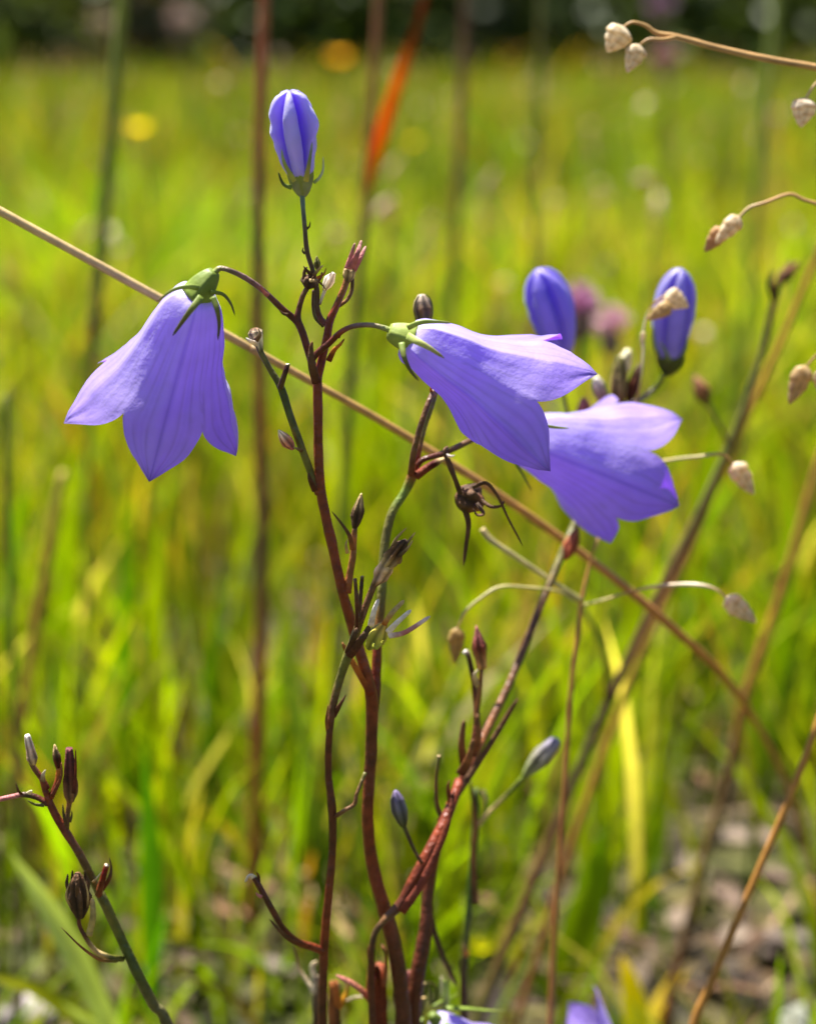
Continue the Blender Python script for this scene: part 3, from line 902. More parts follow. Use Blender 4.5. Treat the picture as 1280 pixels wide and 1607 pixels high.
# crown of the leaning stem
stem('branch', [(940, 705, 47, 8, OLV), (912, 690, 50, 6, DBRN), (892, 650, 52, 6, DBRN), (882, 600, 54, 6, DGRN), (877, 550, 55, 8, DGRN)], H3, M_STEM)
stem('branch', [(952, 655, 50, 7, OLV), (980, 636, 50, 8, BRN), (1006, 626, 50, 9, (.25, .2, .16)), (1030, 606, 50, 8, DGRN), (1042, 586, 50, 9, DGRN)], H3, M_STEM)
YB = Y0 + 0.055
p0, p1 = np.array(V(878, 556, YB)), np.array(V(843, 423, YB - 0.004))
v, f, c = bud_mesh(p0, p1, 37 * PXM(480, YB), BUDT, 0.5, 0.13, 0.2, (0.37, 0.29, 0.78), (0.19, 0.13, 0.58), bend=0.05)
bd = mesh_obj('bud', v, f, M_PETAL, H3, c)
bd['label'] = 'deep violet closed bud rising behind the sideways bell'
ax = (p1 - p0) / np.linalg.norm(p1 - p0)
calyx_cup(p0 + ax * 1.0 * MM, ax, 0.5 * MM, 2.0 * MM, 4 * MM, 'calyx', bd)
YB = Y0 + 0.050
p0, p1 = np.array(V(1050, 566, YB)), np.array(V(1067, 422, YB - 0.004))
v, f, c = bud_mesh(p0, p1, 33 * PXM(480, YB), BUDT, 0.5, 0.13, 0.75, (0.46, 0.42, 0.74), (0.22, 0.17, 0.52), bend=-0.03)
bd = mesh_obj('bud', v, f, M_PETAL, H3, c)
bd['label'] = 'pale violet closed bud in a green calyx'
ax = (p1 - p0) / np.linalg.norm(p1 - p0)
calyx_cup(p0 + ax * 0.8 * MM, ax, 0.5 * MM, 2.1 * MM, 3.2 * MM, 'calyx', bd, DGRN)
for q in ([(1033, 560, -2), (1026, 540, -3), (1024, 512, -3)], [(1068, 562, -2), (1076, 545, -3), (1078, 528, -2)], [(1050, 566, -4), (1042, 548, -5), (1034, 536, -5)]):
    sepal_px(bd, q, YB, 8, (GRN, GRN, OLV))
for a, b, w, cs in (((968, 648, 50), (972, 560, 50), 25, (RED, (.25, .17, .07), OLV)), ((950, 640, 49), (934, 592, 48), 19, (DRED, (.4, .22, .2), PALE)),
                    ((985, 632, 51), (1005, 572, 51), 18, (DRED, DRED, DBRN)), ((918, 680, 52), (915, 625, 52), 24, ((.2, .03, .05), (.25, .05, .07), PINK)),
                    ((972, 600, 52), (985, 548, 52), 20, (CREAM, CREAM, (.8, .7, .4)))):
    capsule('seed_capsule', H3, a, b, w, cs, 5, 0.2, prof=[(0, .35), (.2, .8), (.5, 1), (.8, .9), (1, .45)])

# ------------------------------------------------------------------ harebell 4: spent stem on the left
YL = 0.222
specL = [(66, 1222, 0, 9, RED), (73, 1245, 0, 11, RED), (84, 1272, 0, 13, RED), (100, 1300, 0, 14, RED), (125, 1340, 0, 13, BRN), (150, 1388, 1, 14, OLV), (166, 1420, 1, 16, OLV),
         (190, 1472, 2, 16, DGRN), (215, 1525, 2, 17, DGRN), (240, 1575, 3, 17, (.10, .09, .03)), (275, 1650, 4, 18, (.10, .09, .03))]
H4 = thing('harebell_plant', 'spent harebell stem, olive below and red above, ending in a fan of dry stubs', 'harebell', ground_point(specL, YL))
stem('stem', specL, H4, M_STEM, YL, ground=True, nseg=12)
stem('pedicel', [(74, 1238, 0, 11, RED), (66, 1222, 0, 10, RED), (52, 1202, 0, 9, BRN), (45, 1182, 0, 8, DBRN)], H4, M_STEM, YL)
capsule('withered_bud', H4, (53, 1200, -1), (43, 1153, -1), 17, (STRAW, (.55, .36, .25), PALE), 4, 0.1, Y0=YL, prof=[(0, .5), (.2, 1), (.5, .75), (.9, .6), (1, .45)], label='pale broken bud tip')
bract(H4, [(68, 1226, -1), (68, 1216, -2), (72, 1208, -2)], 9, (BRN, CREAM), YL)
stem('pedicel', [(80, 1252, 0, 10, RED), (90, 1228, 0, 9, RED), (93, 1205, 0, 9, ORANGE)], H4, M_STEM, YL)
capsule('withered_bud', H4, (92, 1208, 0), (86, 1168, 0), 13, (RED, DRED, STRAW), 4, 0.25, Y0=YL, lump=0.3)
bract(H4, [(82, 1250, -1), (96, 1220, -1), (97, 1196, -1)], 8, (RED, RBRN), YL)
stem('pedicel', [(104, 1300, 0, 10, BRN), (107, 1275, 0, 8, BRN), (110, 1255, 0, 9, RBRN)], H4, M_STEM, YL)
capsule('seed_capsule', H4, (111, 1258, 0), (109, 1174, 0), 22, ((.25, .12, .05), DRED, (.12, .03, .035)), 5, 0.22, Y0=YL, prof=[(0, .5), (.15, .95), (.4, .9), (.8, .7), (1, .5)], label='long dark red upright capsule')
bract(H4, [(116, 1245, -1), (119, 1210, -1), (119, 1175, -1)], 7, (DRED, RED, RED), YL)
bract(H4, [(104, 1296, -1), (100, 1275, -1), (99, 1262, -1)], 6, (BRN, OLV), YL)
bract(H4, [(110, 1290, -1), (113, 1280, -1), (113, 1272, -1)], 5, (BRN, OLV), YL)
stem('branch', [(76, 1262, 0, 11, DRED), (60, 1252, 0, 10, DRED), (40, 1247, 0, 9, DBRN), (20, 1250, 0, 8, PINK), (-30, 1262, 0, 8, PINK)], H4, M_STEM, YL)
bract(H4, [(70, 1264, -1), (55, 1262, -1), (44, 1256, -1)], 7, (OLV, OLV), YL)
bract(H4, [(36, 1248, 0), (29, 1240, -1), (25, 1228, -1)], 7, (DRED, BRN), YL)
bract(H4, [(44, 1246, 0), (49, 1242, -1), (50, 1240, -1)], 8, (CREAM, CREAM), YL)
stem('pedicel', [(155, 1404, 0, 12, RED), (160, 1385, -1, 10, RED), (167, 1360, -1, 9, RED), (168, 1357, -1, 8, CREAM)], H4, M_STEM, YL)
bract(H4, [(160, 1396, 0), (172, 1378, -1), (175, 1362, -1), (172, 1345, -1)], 8, (RED, BRN, DRED), YL)
bract(H4, [(146, 1385, -1), (152, 1378, -2), (160, 1368, -2)], 4, (STRAW, CREAM), YL)
stem('branch', [(192, 1505, 2, 10, OLV), (170, 1502, -1, 10, OLV), (150, 1492, -2, 9, STRAW), (135, 1472, -3, 8, BRN), (125, 1452, -3, 7, DRED), (124, 1435, -3, 6, DRED)], H4, M_STEM, YL)
bract(H4, [(185, 1508, 0), (158, 1506, -3), (130, 1488, -4), (96, 1455, -4)], 8, (OLV, RBRN, DRED), YL)
wc = capsule('withered_flower', H4, (126, 1440, -3), (122, 1370, -3), 32, (DBRN, DBRN, BRN), 6, 0.35, Y0=YL, prongs=5, prong_len=0.4, prof=[(0, .4), (.2, .8), (.5, 1), (.8, .7), (1, .3)], label='dark shrivelled hanging flower head')
bract(H4, [(140, 1468, -3), (146, 1440, -4), (145, 1410, -4)], 11, ((.5, .38, .15), (.4, .3, .1), STRAW), YL, taper=0.3)
sepal_px(wc, [(112, 1425, -4), (104, 1405, -5), (112, 1380, -5)], YL, 5, (BRN, STRAW, BRN))
sepal_px(wc, [(138, 1425, -4), (138, 1400, -5), (130, 1372, -5)], YL, 5, (BRN, STRAW, BRN))

# ------------------------------------------------------------------ harebell 5: green stalk with one grey bud
YG = 0.262
specG = [(748, 1238, 0, 10, DGRN), (745, 1300, 0, 11, (.05, .11, .015)), (740, 1380, 0, 12, (.04, .09, .012)), (731, 1470, 0, 12, DGRN), (727, 1540, 0, 13, DBRN), (728, 1640, 0, 14, DBRN)]
H5 = thing('harebell_plant', 'slim dark green harebell stalk with a side branch ending in one greyish bud', 'harebell', ground_point(specG, YG))
stem('stem', specG, H5, M_STEM, YG, ground=True)
stem('pedicel', [(746, 1300, 0, 8, OLV), (760, 1282, -1, 7, STRAW), (792, 1250, -2, 7, OLV), (826, 1214, -3, 8, GRN)], H5, M_STEM, YG)
capsule('bud', H5, (822, 1218, -3), (874, 1160, -4), 29, ((.2, .24, .06), (.24, .22, .15), (.22, .19, .28)), 5, 0.14, mat=M_SEPAL, Y0=YG, lump=0.08, prof=[(0, .35), (.2, .7), (.5, 1), (.8, .85), (.95, .6), (1, .3)])
bract(H5, [(746, 1420, -1), (742, 1350, -2), (745, 1290, -2), (738, 1225, -2)], 10, (BRN, RBRN, DBRN), YG, taper=0.4)
bract(H5, [(733, 1500, -2), (728, 1490, -2), (727, 1480, -2)], 9, (ORANGE, STRAW), YG)
bract(H5, [(757, 1240, 0), (762, 1260, -1), (752, 1290, -1)], 9, (OLV, OLV), YG)

# ------------------------------------------------------------------ two low flowers at the foot
YF = 0.25
def low_flower(label, base_px, al, tau, th0, Y, sc_):
    b = np.array(V(base_px[0], base_px[1], Y))
    spec = [(base_px[0] + 3, base_px[1] - 12, 2, 9, GRN), (base_px[0] + 14, base_px[1] - 6, 6, 8, OLV), (base_px[0] + 22, base_px[1] + 40, 9, 8, OLV), (base_px[0] + 20, base_px[1] + 140, 10, 9, BRN)]
    T = thing('harebell_plant', label, 'harebell', ground_point(spec, Y))
    stem('stem', spec, T, M_STEM, Y, ground=True)
    fl, fr = flower(T, b, al, tau, th0, sc_, 5 + sc_, 'violet bell opening downwards')
    sepals_auto(fl, b, fr, [20, 90, 160, 230, 300], 7 * MM, [0.9, 0.6, 0.8, 0.9, 0.7], 0.5 * MM, 2.2 * MM)
    return T
low_flower('low harebell with a silvery green calyx, nodding at the foot of the red stems', (684, 1600), -50, 30, 10, 0.240, 0.58)
low_flower('low pale lilac harebell bell beside a broad green leaf blade', (1010, 1742), 140, 5, 60, 0.262, 0.85)

# ------------------------------------------------------------------ dry rusty shoots at the foot of the stems
def tuft(label, spec_list, Y):
    sp = spec_list[0][0]
    rows = [(p[0], p[1], p[2], 9, RBRN) for p in sp[::-1]]
    T = thing('withered_shoot', label, 'withered shoot', ground_point(rows, Y))
    for pts, w, cols in spec_list:
        P = [V(p[0], p[1], Y + p[2] / 1000) for p in pts]
        g = P[0].copy()
        g.z = -0.003
        g.x += (P[0].x - P[1].x) * 0.5
        v, f, c = strap([g] + P, w / 2 * PXM(1550, Y), (cols[0],) + tuple(cols), flat=0.35, taper=0.55, lump=0.25)
        mesh_obj('dry_leaf', v, f, M_DRY, T, c)
tuft('cluster of rust-red curled dry leaves between the two red harebell stems', [
    ([(592, 1600, 0), (588, 1540, -1), (580, 1490, -1), (590, 1475, -2)], 20, (RED, RBRN, RBRN, BRN)),
    ([(600, 1600, 0), (602, 1545, -2), (606, 1500, -2), (598, 1482, -2)], 18, (RED, (.35, .09, .03), RBRN, BRN)),
    ([(590, 1610, 0), (580, 1570, -3), (555, 1545, -4), (527, 1530, -4)], 15, (RED, (.4, .1, .05), (.55, .2, .12), PINK)),
    ([(588, 1605, 2), (578, 1560, 2), (582, 1500, 2)], 14, (RBRN, ORANGE, BRN))], 0.236)
tuft('ochre and tan crisp shoots leaning on the thin brown stem', [
    ([(520, 1610, 0), (532, 1580, -1), (545, 1555, -1), (545, 1535, -1)], 14, (RBRN, ORANGE, (.5, .3, .02), STRAW)),
    ([(528, 1610, 2), (520, 1580, 2), (516, 1560, 2)], 16, (BRN, STRAW, STRAW)),
    ([(495, 1610, 3), (492, 1560, 3), (470, 1520, 4), (458, 1480, 4)], 9, (DBRN, CREAM, STRAW, OLV)),
    ([(500, 1610, 3), (498, 1555, 3), (490, 1520, 3), (498, 1508, 3)], 14, (BRN, CREAM, CREAM, STRAW)),
    ([(600, 1612, 2), (585, 1570, 3), (560, 1565, 3), (540, 1572, 3)], 8, (OLV, CREAM, CREAM, CREAM))], 0.243)
tuft('small twisted tan leaf scraps on the right of the thick red stem', [
    ([(640, 1612, 0), (645, 1580, -1), (655, 1570, -2), (668, 1565, -2)], 10, (BRN, STRAW, STRAW, (.6, .4, .15))),
    ([(640, 1600, 0), (642, 1560, -1), (652, 1552, -2), (668, 1542, -2)], 10, (BRN, PINK, STRAW, STRAW)),
    ([(662, 1612, 3), (680, 1580, 3), (684, 1550, 3), (672, 1540, 3)], 7, (OLV, DGRN, OLV, BRN)),
    ([(700, 1612, 3), (696, 1570, 3), (692, 1532, 3)], 14, (LGRN, LGRN, CREAM))], 0.242)

# ------------------------------------------------------------------ grass stalks one can pick out
def stalk(label, spec, Y, mat=M_STRAW, name='grass_stalk', group=None, nseg=8, lump=0.06):
    T = thing(name, label, 'grass stalk', ground_point(spec, Y), group)
    stem('stem', spec, T, mat, Y, ground=True, nseg=nseg, lump=lump)
    return T

RS = (0.30, 0.075, 0.02)
s1 = stalk('tall rust-red grass stalk standing behind the hanging violet bell', [(418, -160, 0, 15, RS), (415, 0, 0, 16, RS), (408, 200, 0, 17, RS), (404, 400, 0, 18, BRN), (408, 640, 0, 19, RS),
            (412, 860, 0, 20, BRN), (406, 1080, 0, 20, RS), (400, 1300, 0, 21, RS), (388, 1607, 0, 22, RS)], 0.42)
s2 = stalk('brown grass stalk carrying a bright orange leaf', [(600, -160, 0, 13, RBRN), (594, 0, 0, 13, RBRN), (580, 220, 0, 14, RBRN), (568, 380, 0, 15, (.15, .10, .02)), (552, 560, 0, 15, (.13, .11, .02)), (540, 720, 0, 15, (.12, .12, .02)),
            (530, 880, 0, 15, (.12, .13, .02)), (520, 1080, 0, 15, OLV), (505, 1350, 0, 16, RBRN), (495, 1607, 0, 16, OLV)], 0.47)
P = [V(p[0], p[1], 0.464) for p in ((576, 310), (583, 270), (600, 205), (624, 130), (648, 60), (672, -20), (690, -90))]
R7 = catmull([[*p, w * PXM(150, 0.464), *cc] for p, w, cc in zip(P, (4, 8, 11, 10, 7, 5, 4), ((.2, .09, .02), (.42, .14, .004), (.66, .20, .003), (.62, .18, .003), (.34, .09, .008), (.16, .05, .02), (.14, .06, .02)))], 7)
v, f, c = sweep(R7[:, :3], R7[:, 3], np.clip(R7[:, 4:], 0, 1), 10, flat=0.15, lump=0.15, lscale=60)
mesh_obj('leaf', v, f, M_LEAF, s2, c)['label'] = 'bright orange withered leaf'
stalk('thin olive-brown grass stalk behind the sideways violet bell', [(738, -160, 0, 11, BRN), (731, 0, 0, 12, BRN), (722, 200, 0, 13, RBRN), (712, 420, 0, 14, (.13, .10, .02)), (700, 640, 0, 14, OLV), (684, 880, 0, 14, (.10, .10, .02)),
            (670, 1080, 0, 14, RBRN), (655, 1300, 0, 14, BRN), (640, 1607, 0, 14, BRN)], 0.60)
s4 = stalk('tall green grass stalk with one dark red joint', [(200, -120, 0, 20, (.19, .22, .015)), (192, 0, 0, 20, (.19, .22, .015)), (175, 200, 0, 19, (.14, .17, .012)), (160, 380, 0, 18, (.10, .12, .012)), (150, 490, 0, 17, (.10, .09, .02)),
            (148, 512, 0, 21, (.16, .012, .008)), (146, 530, 0, 16, BRN), (140, 700, 0, 9, (.15, .2, .02)), (136, 1000, 0, 9, (.16, .2, .02)), (130, 1400, 0, 9, (.16, .2, .02)), (128, 1607, 0, 9, OLV)], 0.47)
# long straw lying across the picture behind the flowers
specS = [(-80, 287, 8, 13, STRAW), (0, 331, 9, 14, STRAW), (245, 465, 12, 14, STRAW), (392, 546, 16, 13, (.5, .32, .12)), (402, 551, 16, 17, (.3, .17, .06)), (410, 556, 16, 13, (.46, .28, .1)), (600, 662, 22, 13, (.5, .28, .07)), (780, 775, 30, 14, (.5, .26, .06)),
         (940, 890, 40, 14, (.48, .22, .05)), (1060, 990, 50, 14, (.45, .18, .04)), (1150, 1080, 75, 12, (.42, .17, .03)), (1225, 1210, 100, 10, (.36, .17, .03)), (1268, 1340, 125, 9, (.32, .16, .03)), (1300, 1500, 150, 8, RBRN)]
stalk('long straw-coloured grass stem arching across behind the hanging bell and red stems', specS, 0.236)
s5 = stalk('dark olive stem leaning right, tipped with a brown bud', [(1240, 415, 0, 8, BRN), (1222, 442, 0, 10, DBRN), (1212, 480, 0, 11, BRN), (1198, 540, 0, 12, OLV), (1165, 645, 0, 13, OLV), (1110, 775, 0, 14, OLV), (1035, 930, 0, 15, BRN),
            (962, 1085, 0, 15, DBRN), (915, 1190, 0, 15, (.08, .06, .02)), (860, 1325, 0, 15, BRN), (800, 1470, 0, 15, BRN), (745, 1610, 0, 16, OLV)], 0.325, M_STEM)
capsule('withered_bud', s5, (1216, 450, -1), (1252, 410, -1), 18, (DBRN, BRN, RBRN), 5, 0.25, Y0=0.325, prongs=3)
bract(s5, [(1216, 470, -1), (1208, 445, -2), (1212, 425, -2)], 14, (BRN, DBRN, BRN), 0.325)
stem('pedicel', [(1142, 695, 0, 7, BRN), (1132, 675, -1, 6, BRN), (1122, 655, -1, 6, OLV), (1108, 630, -1, 7, OLV)], s5, M_STEM, 0.325)
capsule('withered_bud', s5, (1110, 635, -1), (1090, 590, -1), 24, (OLV, RBRN, (.4, .18, .1)), 5, 0.15, Y0=0.325, label='small russet bud on a side stalk')
stem('branch', [(952, 1100, 0, 9, DBRN), (950, 1060, -2, 8, DBRN), (945, 1020, -4, 8, OLV), (925, 975, -6, 7, OLV), (912, 950, -6, 6, OLV)], s5, M_STEM, 0.325)
bract(s5, [(1215, 455, -2), (1225, 440, -3), (1228, 425, -3)], 8, (BRN, RBRN), 0.325)
stalk('orange-brown grass stem leaning right behind the dark olive stem', [(1300, 360, 0, 9, RBRN), (1270, 430, 0, 10, (.38, .17, .02)), (1215, 560, 0, 11, (.4, .2, .02)), (1150, 700, 0, 11, (.38, .18, .02)), (1090, 840, 0, 11, RBRN), (1000, 1040, 0, 12, (.3, .16, .02)),
            (930, 1230, 0, 12, (.38, .18, .02)), (880, 1380, 0, 12, RBRN), (810, 1610, 0, 12, RBRN)], 0.35)
stalk('rust-orange grass stem bending right near the straw stem end', [(1330, 600, 0, 13, (.4, .2, .03)), (1280, 740, 0, 14, (.38, .2, .03)), (1225, 930, 0, 15, (.36, .16, .02)), (1170, 1090, 0, 15, (.3, .12, .02)), (1140, 1230, 0, 15, BRN), (1108, 1330, 0, 15, (.2, .12, .03)),
            (1075, 1470, 0, 15, BRN), (1040, 1610, 0, 15, RBRN)], 0.375)
stalk('smooth tan grass stem rising over the bare litter', [(1325, 1010, 0, 10, (.45, .22, .04)), (1280, 1140, 0, 11, (.45, .22, .04)), (1235, 1260, 0, 12, (.42, .19, .035)), (1190, 1365, 0, 12, (.42, .19, .035)), (1145, 1470, 0, 13, (.38, .17, .03)), (1112, 1550, 0, 14, (.4, .18, .03)),
            (1080, 1640, 0, 15, (.4, .18, .03))], 0.262)
stalk('dull yellow grass stem leaning among the broad blades', [(100, 740, 0, 14, (.4, .3, .04)), (80, 850, 0, 16, (.45, .30, .03)), (55, 1000, 0, 16, (.4, .2, .03)), (32, 1150, 0, 15, (.35, .18, .03)), (5, 1350, 0, 15, OLV), (-15, 1607, 0, 15, OLV)], 0.42)
stalk('faint green grass stem beside the dull yellow one', [(8, 620, 0, 9, OLV), (12, 800, 0, 10, OLV), (20, 1000, 0, 10, (.15, .2, .02)), (30, 1300, 0, 10, OLV), (35, 1607, 0, 10, OLV)], 0.38)
stalk('dim brown grass stem beyond the dried capsules', [(850, -60, 0, 8, (.13, .12, .02)), (845, 150, 0, 8, (.16, .14, .02)), (838, 380, 0, 8, OLV), (825, 650, 0, 8, OLV), (812, 900, 0, 8, OLV), (790, 1250, 0, 9, RBRN), (770, 1500, 0, 9, RBRN), (765, 1607, 0, 9, OLV)], 0.62)
stalk('pale green tall stem before the dark hedge', [(1225, -100, 0, 16, (.22, .26, .03)), (1212, 60, 0, 16, (.22, .26, .03)), (1195, 200, 0, 15, (.2, .25, .03)), (1175, 420, 0, 12, (.2, .25, .03)), (1160, 700, 0, 10, OLV), (1150, 1000, 0, 10, OLV)], 0.70)


# ------------------------------------------------------------------ quaking grass
def spikelet(parent, p0, p1, w, Y, cols=(CREAM, (.6, .38, .14)), n=7, name='spikelet'):
    """heart-shaped hanging spikelet of overlapping husks from p0 (stalk) to p1 (tip)"""
    a, b = np.array(V(p0[0], p0[1], Y + p0[2] / 1000)), np.array(V(p1[0], p1[1], Y + p1[2] / 1000))
    ax = b - a
    L = np.linalg.norm(ax)
    ax /= L
    W = w / 2 * PXM(p0[1], Y)
    e1 = TOCAM - ax * ax.dot(TOCAM)
    e1 /= np.linalg.norm(e1)
    e2 = np.cross(ax, e1)
    K, NS = 26, 24
    t = np.linspace(0, 1, K)
    prof = np.interp(t, [0, .06, .16, .32, .55, .78, .92, 1], [.18, .62, .95, 1.0, .82, .50, .26, .06])
    vv, ff, cc = [], [], []
    for i in range(K):
        for j in range(NS):
            th = 2 * math.pi * j / NS
            side = 0.5 if math.sin(th) > 0 else 0.0
            ph = (t[i] * (n * 0.5) + side) % 1.0            # overlapping husks, alternate on the two sides
            gap = 0.14 * math.exp(-(math.sin(th) / 0.25) ** 2)
            rr = W * prof[i] * (0.88 + 0.15 * ph - gap * 0.7)
            wob = 1 + 0.10 * mnoise.noise(Vector((p0[0] + math.cos(th) * 2, p0[1] + math.sin(th) * 2, t[i] * 4)))
            vv.append(a + ax * L * t[i] + (e1 * math.cos(th) * 0.62 + e2 * math.sin(th)) * rr * wob)
            m = np.array(cols[0]) * (1 - 0.75 * ph ** 2) + np.array(cols[1]) * 0.75 * ph ** 2
            cc.append(m * (0.92 + 0.16 * math.sin(j * 2.4)))
    for i in range(K - 1):
        for j in range(NS):
            x, y = i * NS + j, i * NS + (j + 1) % NS
            ff.append((x, y, y + NS, x + NS))
    ff.append(tuple(range(NS))[::-1])
    ff.append(tuple(range((K - 1) * NS, K * NS)))
    return mesh_obj(name, vv, ff, M_SPIKE, parent, np.clip(cc, 0, 1))


TH = (.42, .24, .06)
YQ = 0.268
specQ = [(938, 845, 2, 4, (.4, .22, .05)), (925, 885, 1, 5, (.4, .2, .04)), (912, 945, 0, 8, (.42, .22, .05)), (908, 985, 0, 8, (.40, .17, .05)), (895, 1090, 0, 8, (.42, .16, .05)), (885, 1250, 0, 9, (.42, .16, .05)), (874, 1400, 0, 9, (.40, .16, .04)),
         (868, 1500, 0, 10, (.42, .18, .04)), (862, 1640, 0, 10, (.42, .18, .04))]
Q1 = thing('quaking_grass', 'wiry quaking grass whose fine threads hang spikelets below the sideways bells', 'quaking grass', ground_point(specQ, YQ))
stem('stem', specQ, Q1, M_STRAW, YQ, ground=True, nseg=7, lump=0.04)
LG = (.48, .42, .16)
stem('branch', [(912, 942, 0, 8, LG), (880, 922, -3, 8, LG), (840, 895, -5, 8, LG), (800, 868, -7, 9, LG), (770, 848, -8, 10, LG), (756, 830, -8, 9, (.5, .38, .16))], Q1, M_STRAW, YQ, nseg=8, lump=0.05)
stem('thread', [(905, 945, 0, 4, LG), (875, 928, -6, 4, LG), (830, 922, -9, 4, LG), (785, 921, -12, 5, LG), (755, 938, -13, 5, LG), (730, 960, -13, 5, LG), (718, 985, -13, 3, TH)], Q1, M_STRAW, YQ)
spikelet(Q1, (717, 985, -13), (714, 1042, -13), 26, YQ, ((.45, .30, .10), (.4, .25, .06)))
stem('thread', [(912, 950, 0, 4, LG), (945, 942, -4, 5, LG), (985, 930, -6, 4, TH), (1030, 920, -8, 5, (.6, .42, .2)), (1085, 917, -10, 6, CREAM), (1120, 924, -11, 5, STRAW), (1142, 942, -11, 4, STRAW)], Q1, M_STRAW, YQ)
spikelet(Q1, (1138, 938, -11), (1186, 977, -11), 33, YQ)
stem('thread', [(930, 870, 1, 4, TH), (960, 790, 4, 4, TH), (1000, 735, 2, 4, TH), (1050, 722, -2, 5, LG), (1100, 716, -6, 5, LG), (1132, 713, -6, 5, TH), (1150, 728, -6, 4, TH)], Q1, M_STRAW, YQ)
spikelet(Q1, (1150, 727, -6), (1182, 776, -6), 34, YQ)
stem('thread', [(935, 855, 2, 4, TH), (965, 760, 8, 3, TH), (1000, 620, 0, 3, TH), (1008, 560, -2, 3, CREAM), (1010, 510, -2, 3, CREAM), (1022, 480, -2, 3, TH), (1045, 462, -2, 3, TH)], Q1, M_STRAW, YQ)
spikelet(Q1, (1043, 462, -2), (1080, 482, -2), 36, YQ, (CREAM, (.62, .42, .2)))
spikelet(Q1, (1052, 478, -3), (1014, 502, -3), 26, YQ, ((.55, .38, .16), (.5, .33, .12)))
spikelet(Q1, (1009, 520, -3), (1006, 545, -3), 9, YQ, (CREAM, LG), n=4)

YR = 0.262
specR = [(1340, 105, 0, 8, TH), (1345, 250, 0, 9, TH), (1350, 420, 0, 10, TH), (1356, 700, 0, 10, TH), (1360, 1100, 0, 10, TH), (1362, 1500, 0, 11, TH)]
Q2 = thing('quaking_grass', 'quaking grass reaching in with cream spikelets before the dark hedge', 'quaking grass', ground_point(specR, YR))
stem('stem', specR, Q2, M_STRAW, YR, ground=True, nseg=7)
TB = (.42, .24, .08)
stem('branch', [(1340, 120, 0, 11, TB), (1280, 106, 0, 11, TB), (1200, 92, 0, 11, TB), (1120, 74, 0, 10, TB), (1062, 58, 0, 9, TB), (1030, 52, 0, 8, TB), (1012, 40, 0, 6, TB), (992, 35, 0, 5, TB), (978, 42, 0, 4, TB)], Q2, M_STRAW, YR)
stem('thread', [(1062, 58, 0, 7, TB), (1040, 62, -1, 6, TB), (1018, 62, -1, 6, TB), (1004, 70, -1, 4, TB)], Q2, M_STRAW, YR)
spikelet(Q2, (979, 42, 0), (952, 82, 0), 46, YR, ((.85, .75, .55), (.6, .4, .14)))
spikelet(Q2, (1003, 70, -1), (983, 114, -1), 34, YR, ((.85, .72, .5), (.6, .4, .14)))
stem('thread', [(1342, 128, 0, 6, TB), (1300, 118, -1, 5, TB), (1277, 134, -1, 5, STRAW), (1263, 156, -1, 4, STRAW)], Q2, M_STRAW, YR)
spikelet(Q2, (1262, 154, -1), (1256, 200, -1), 42, YR, ((.85, .76, .6), (.6, .36, .14)))
stem('branch', [(1346, 330, 0, 7, TB), (1300, 324, -1, 6, TB), (1262, 314, -1, 6, TB), (1238, 305, -1, 6, TB), (1200, 318, -2, 6, TB), (1175, 326, -2, 5, STRAW), (1158, 342, -2, 5, STRAW)], Q2, M_STRAW, YR)
spikelet(Q2, (1160, 340, -2), (1122, 382, -2), 30, YR)
spikelet(Q2, (1135, 358, -1), (1105, 395, 0), 30, YR, ((.5, .3, .14), (.45, .25, .08)))
stem('thread', [(1352, 540, 0, 5, TB), (1300, 545, -1, 5, TB), (1278, 560, -1, 4, TB), (1262, 578, -1, 4, TB)], Q2, M_STRAW, YR)
spikelet(Q2, (1264, 574, -1), (1238, 634, -1), 36, YR, ((.6, .42, .2), (.45, .3, .1)))
stem('thread', [(1300, 545, -1, 4, TB), (1285, 555, -1, 4, TB), (1290, 590, -1, 4, TB)], Q2, M_STRAW, YR)
spikelet(Q2, (1288, 580, -1), (1292, 625, -1), 30, YR)


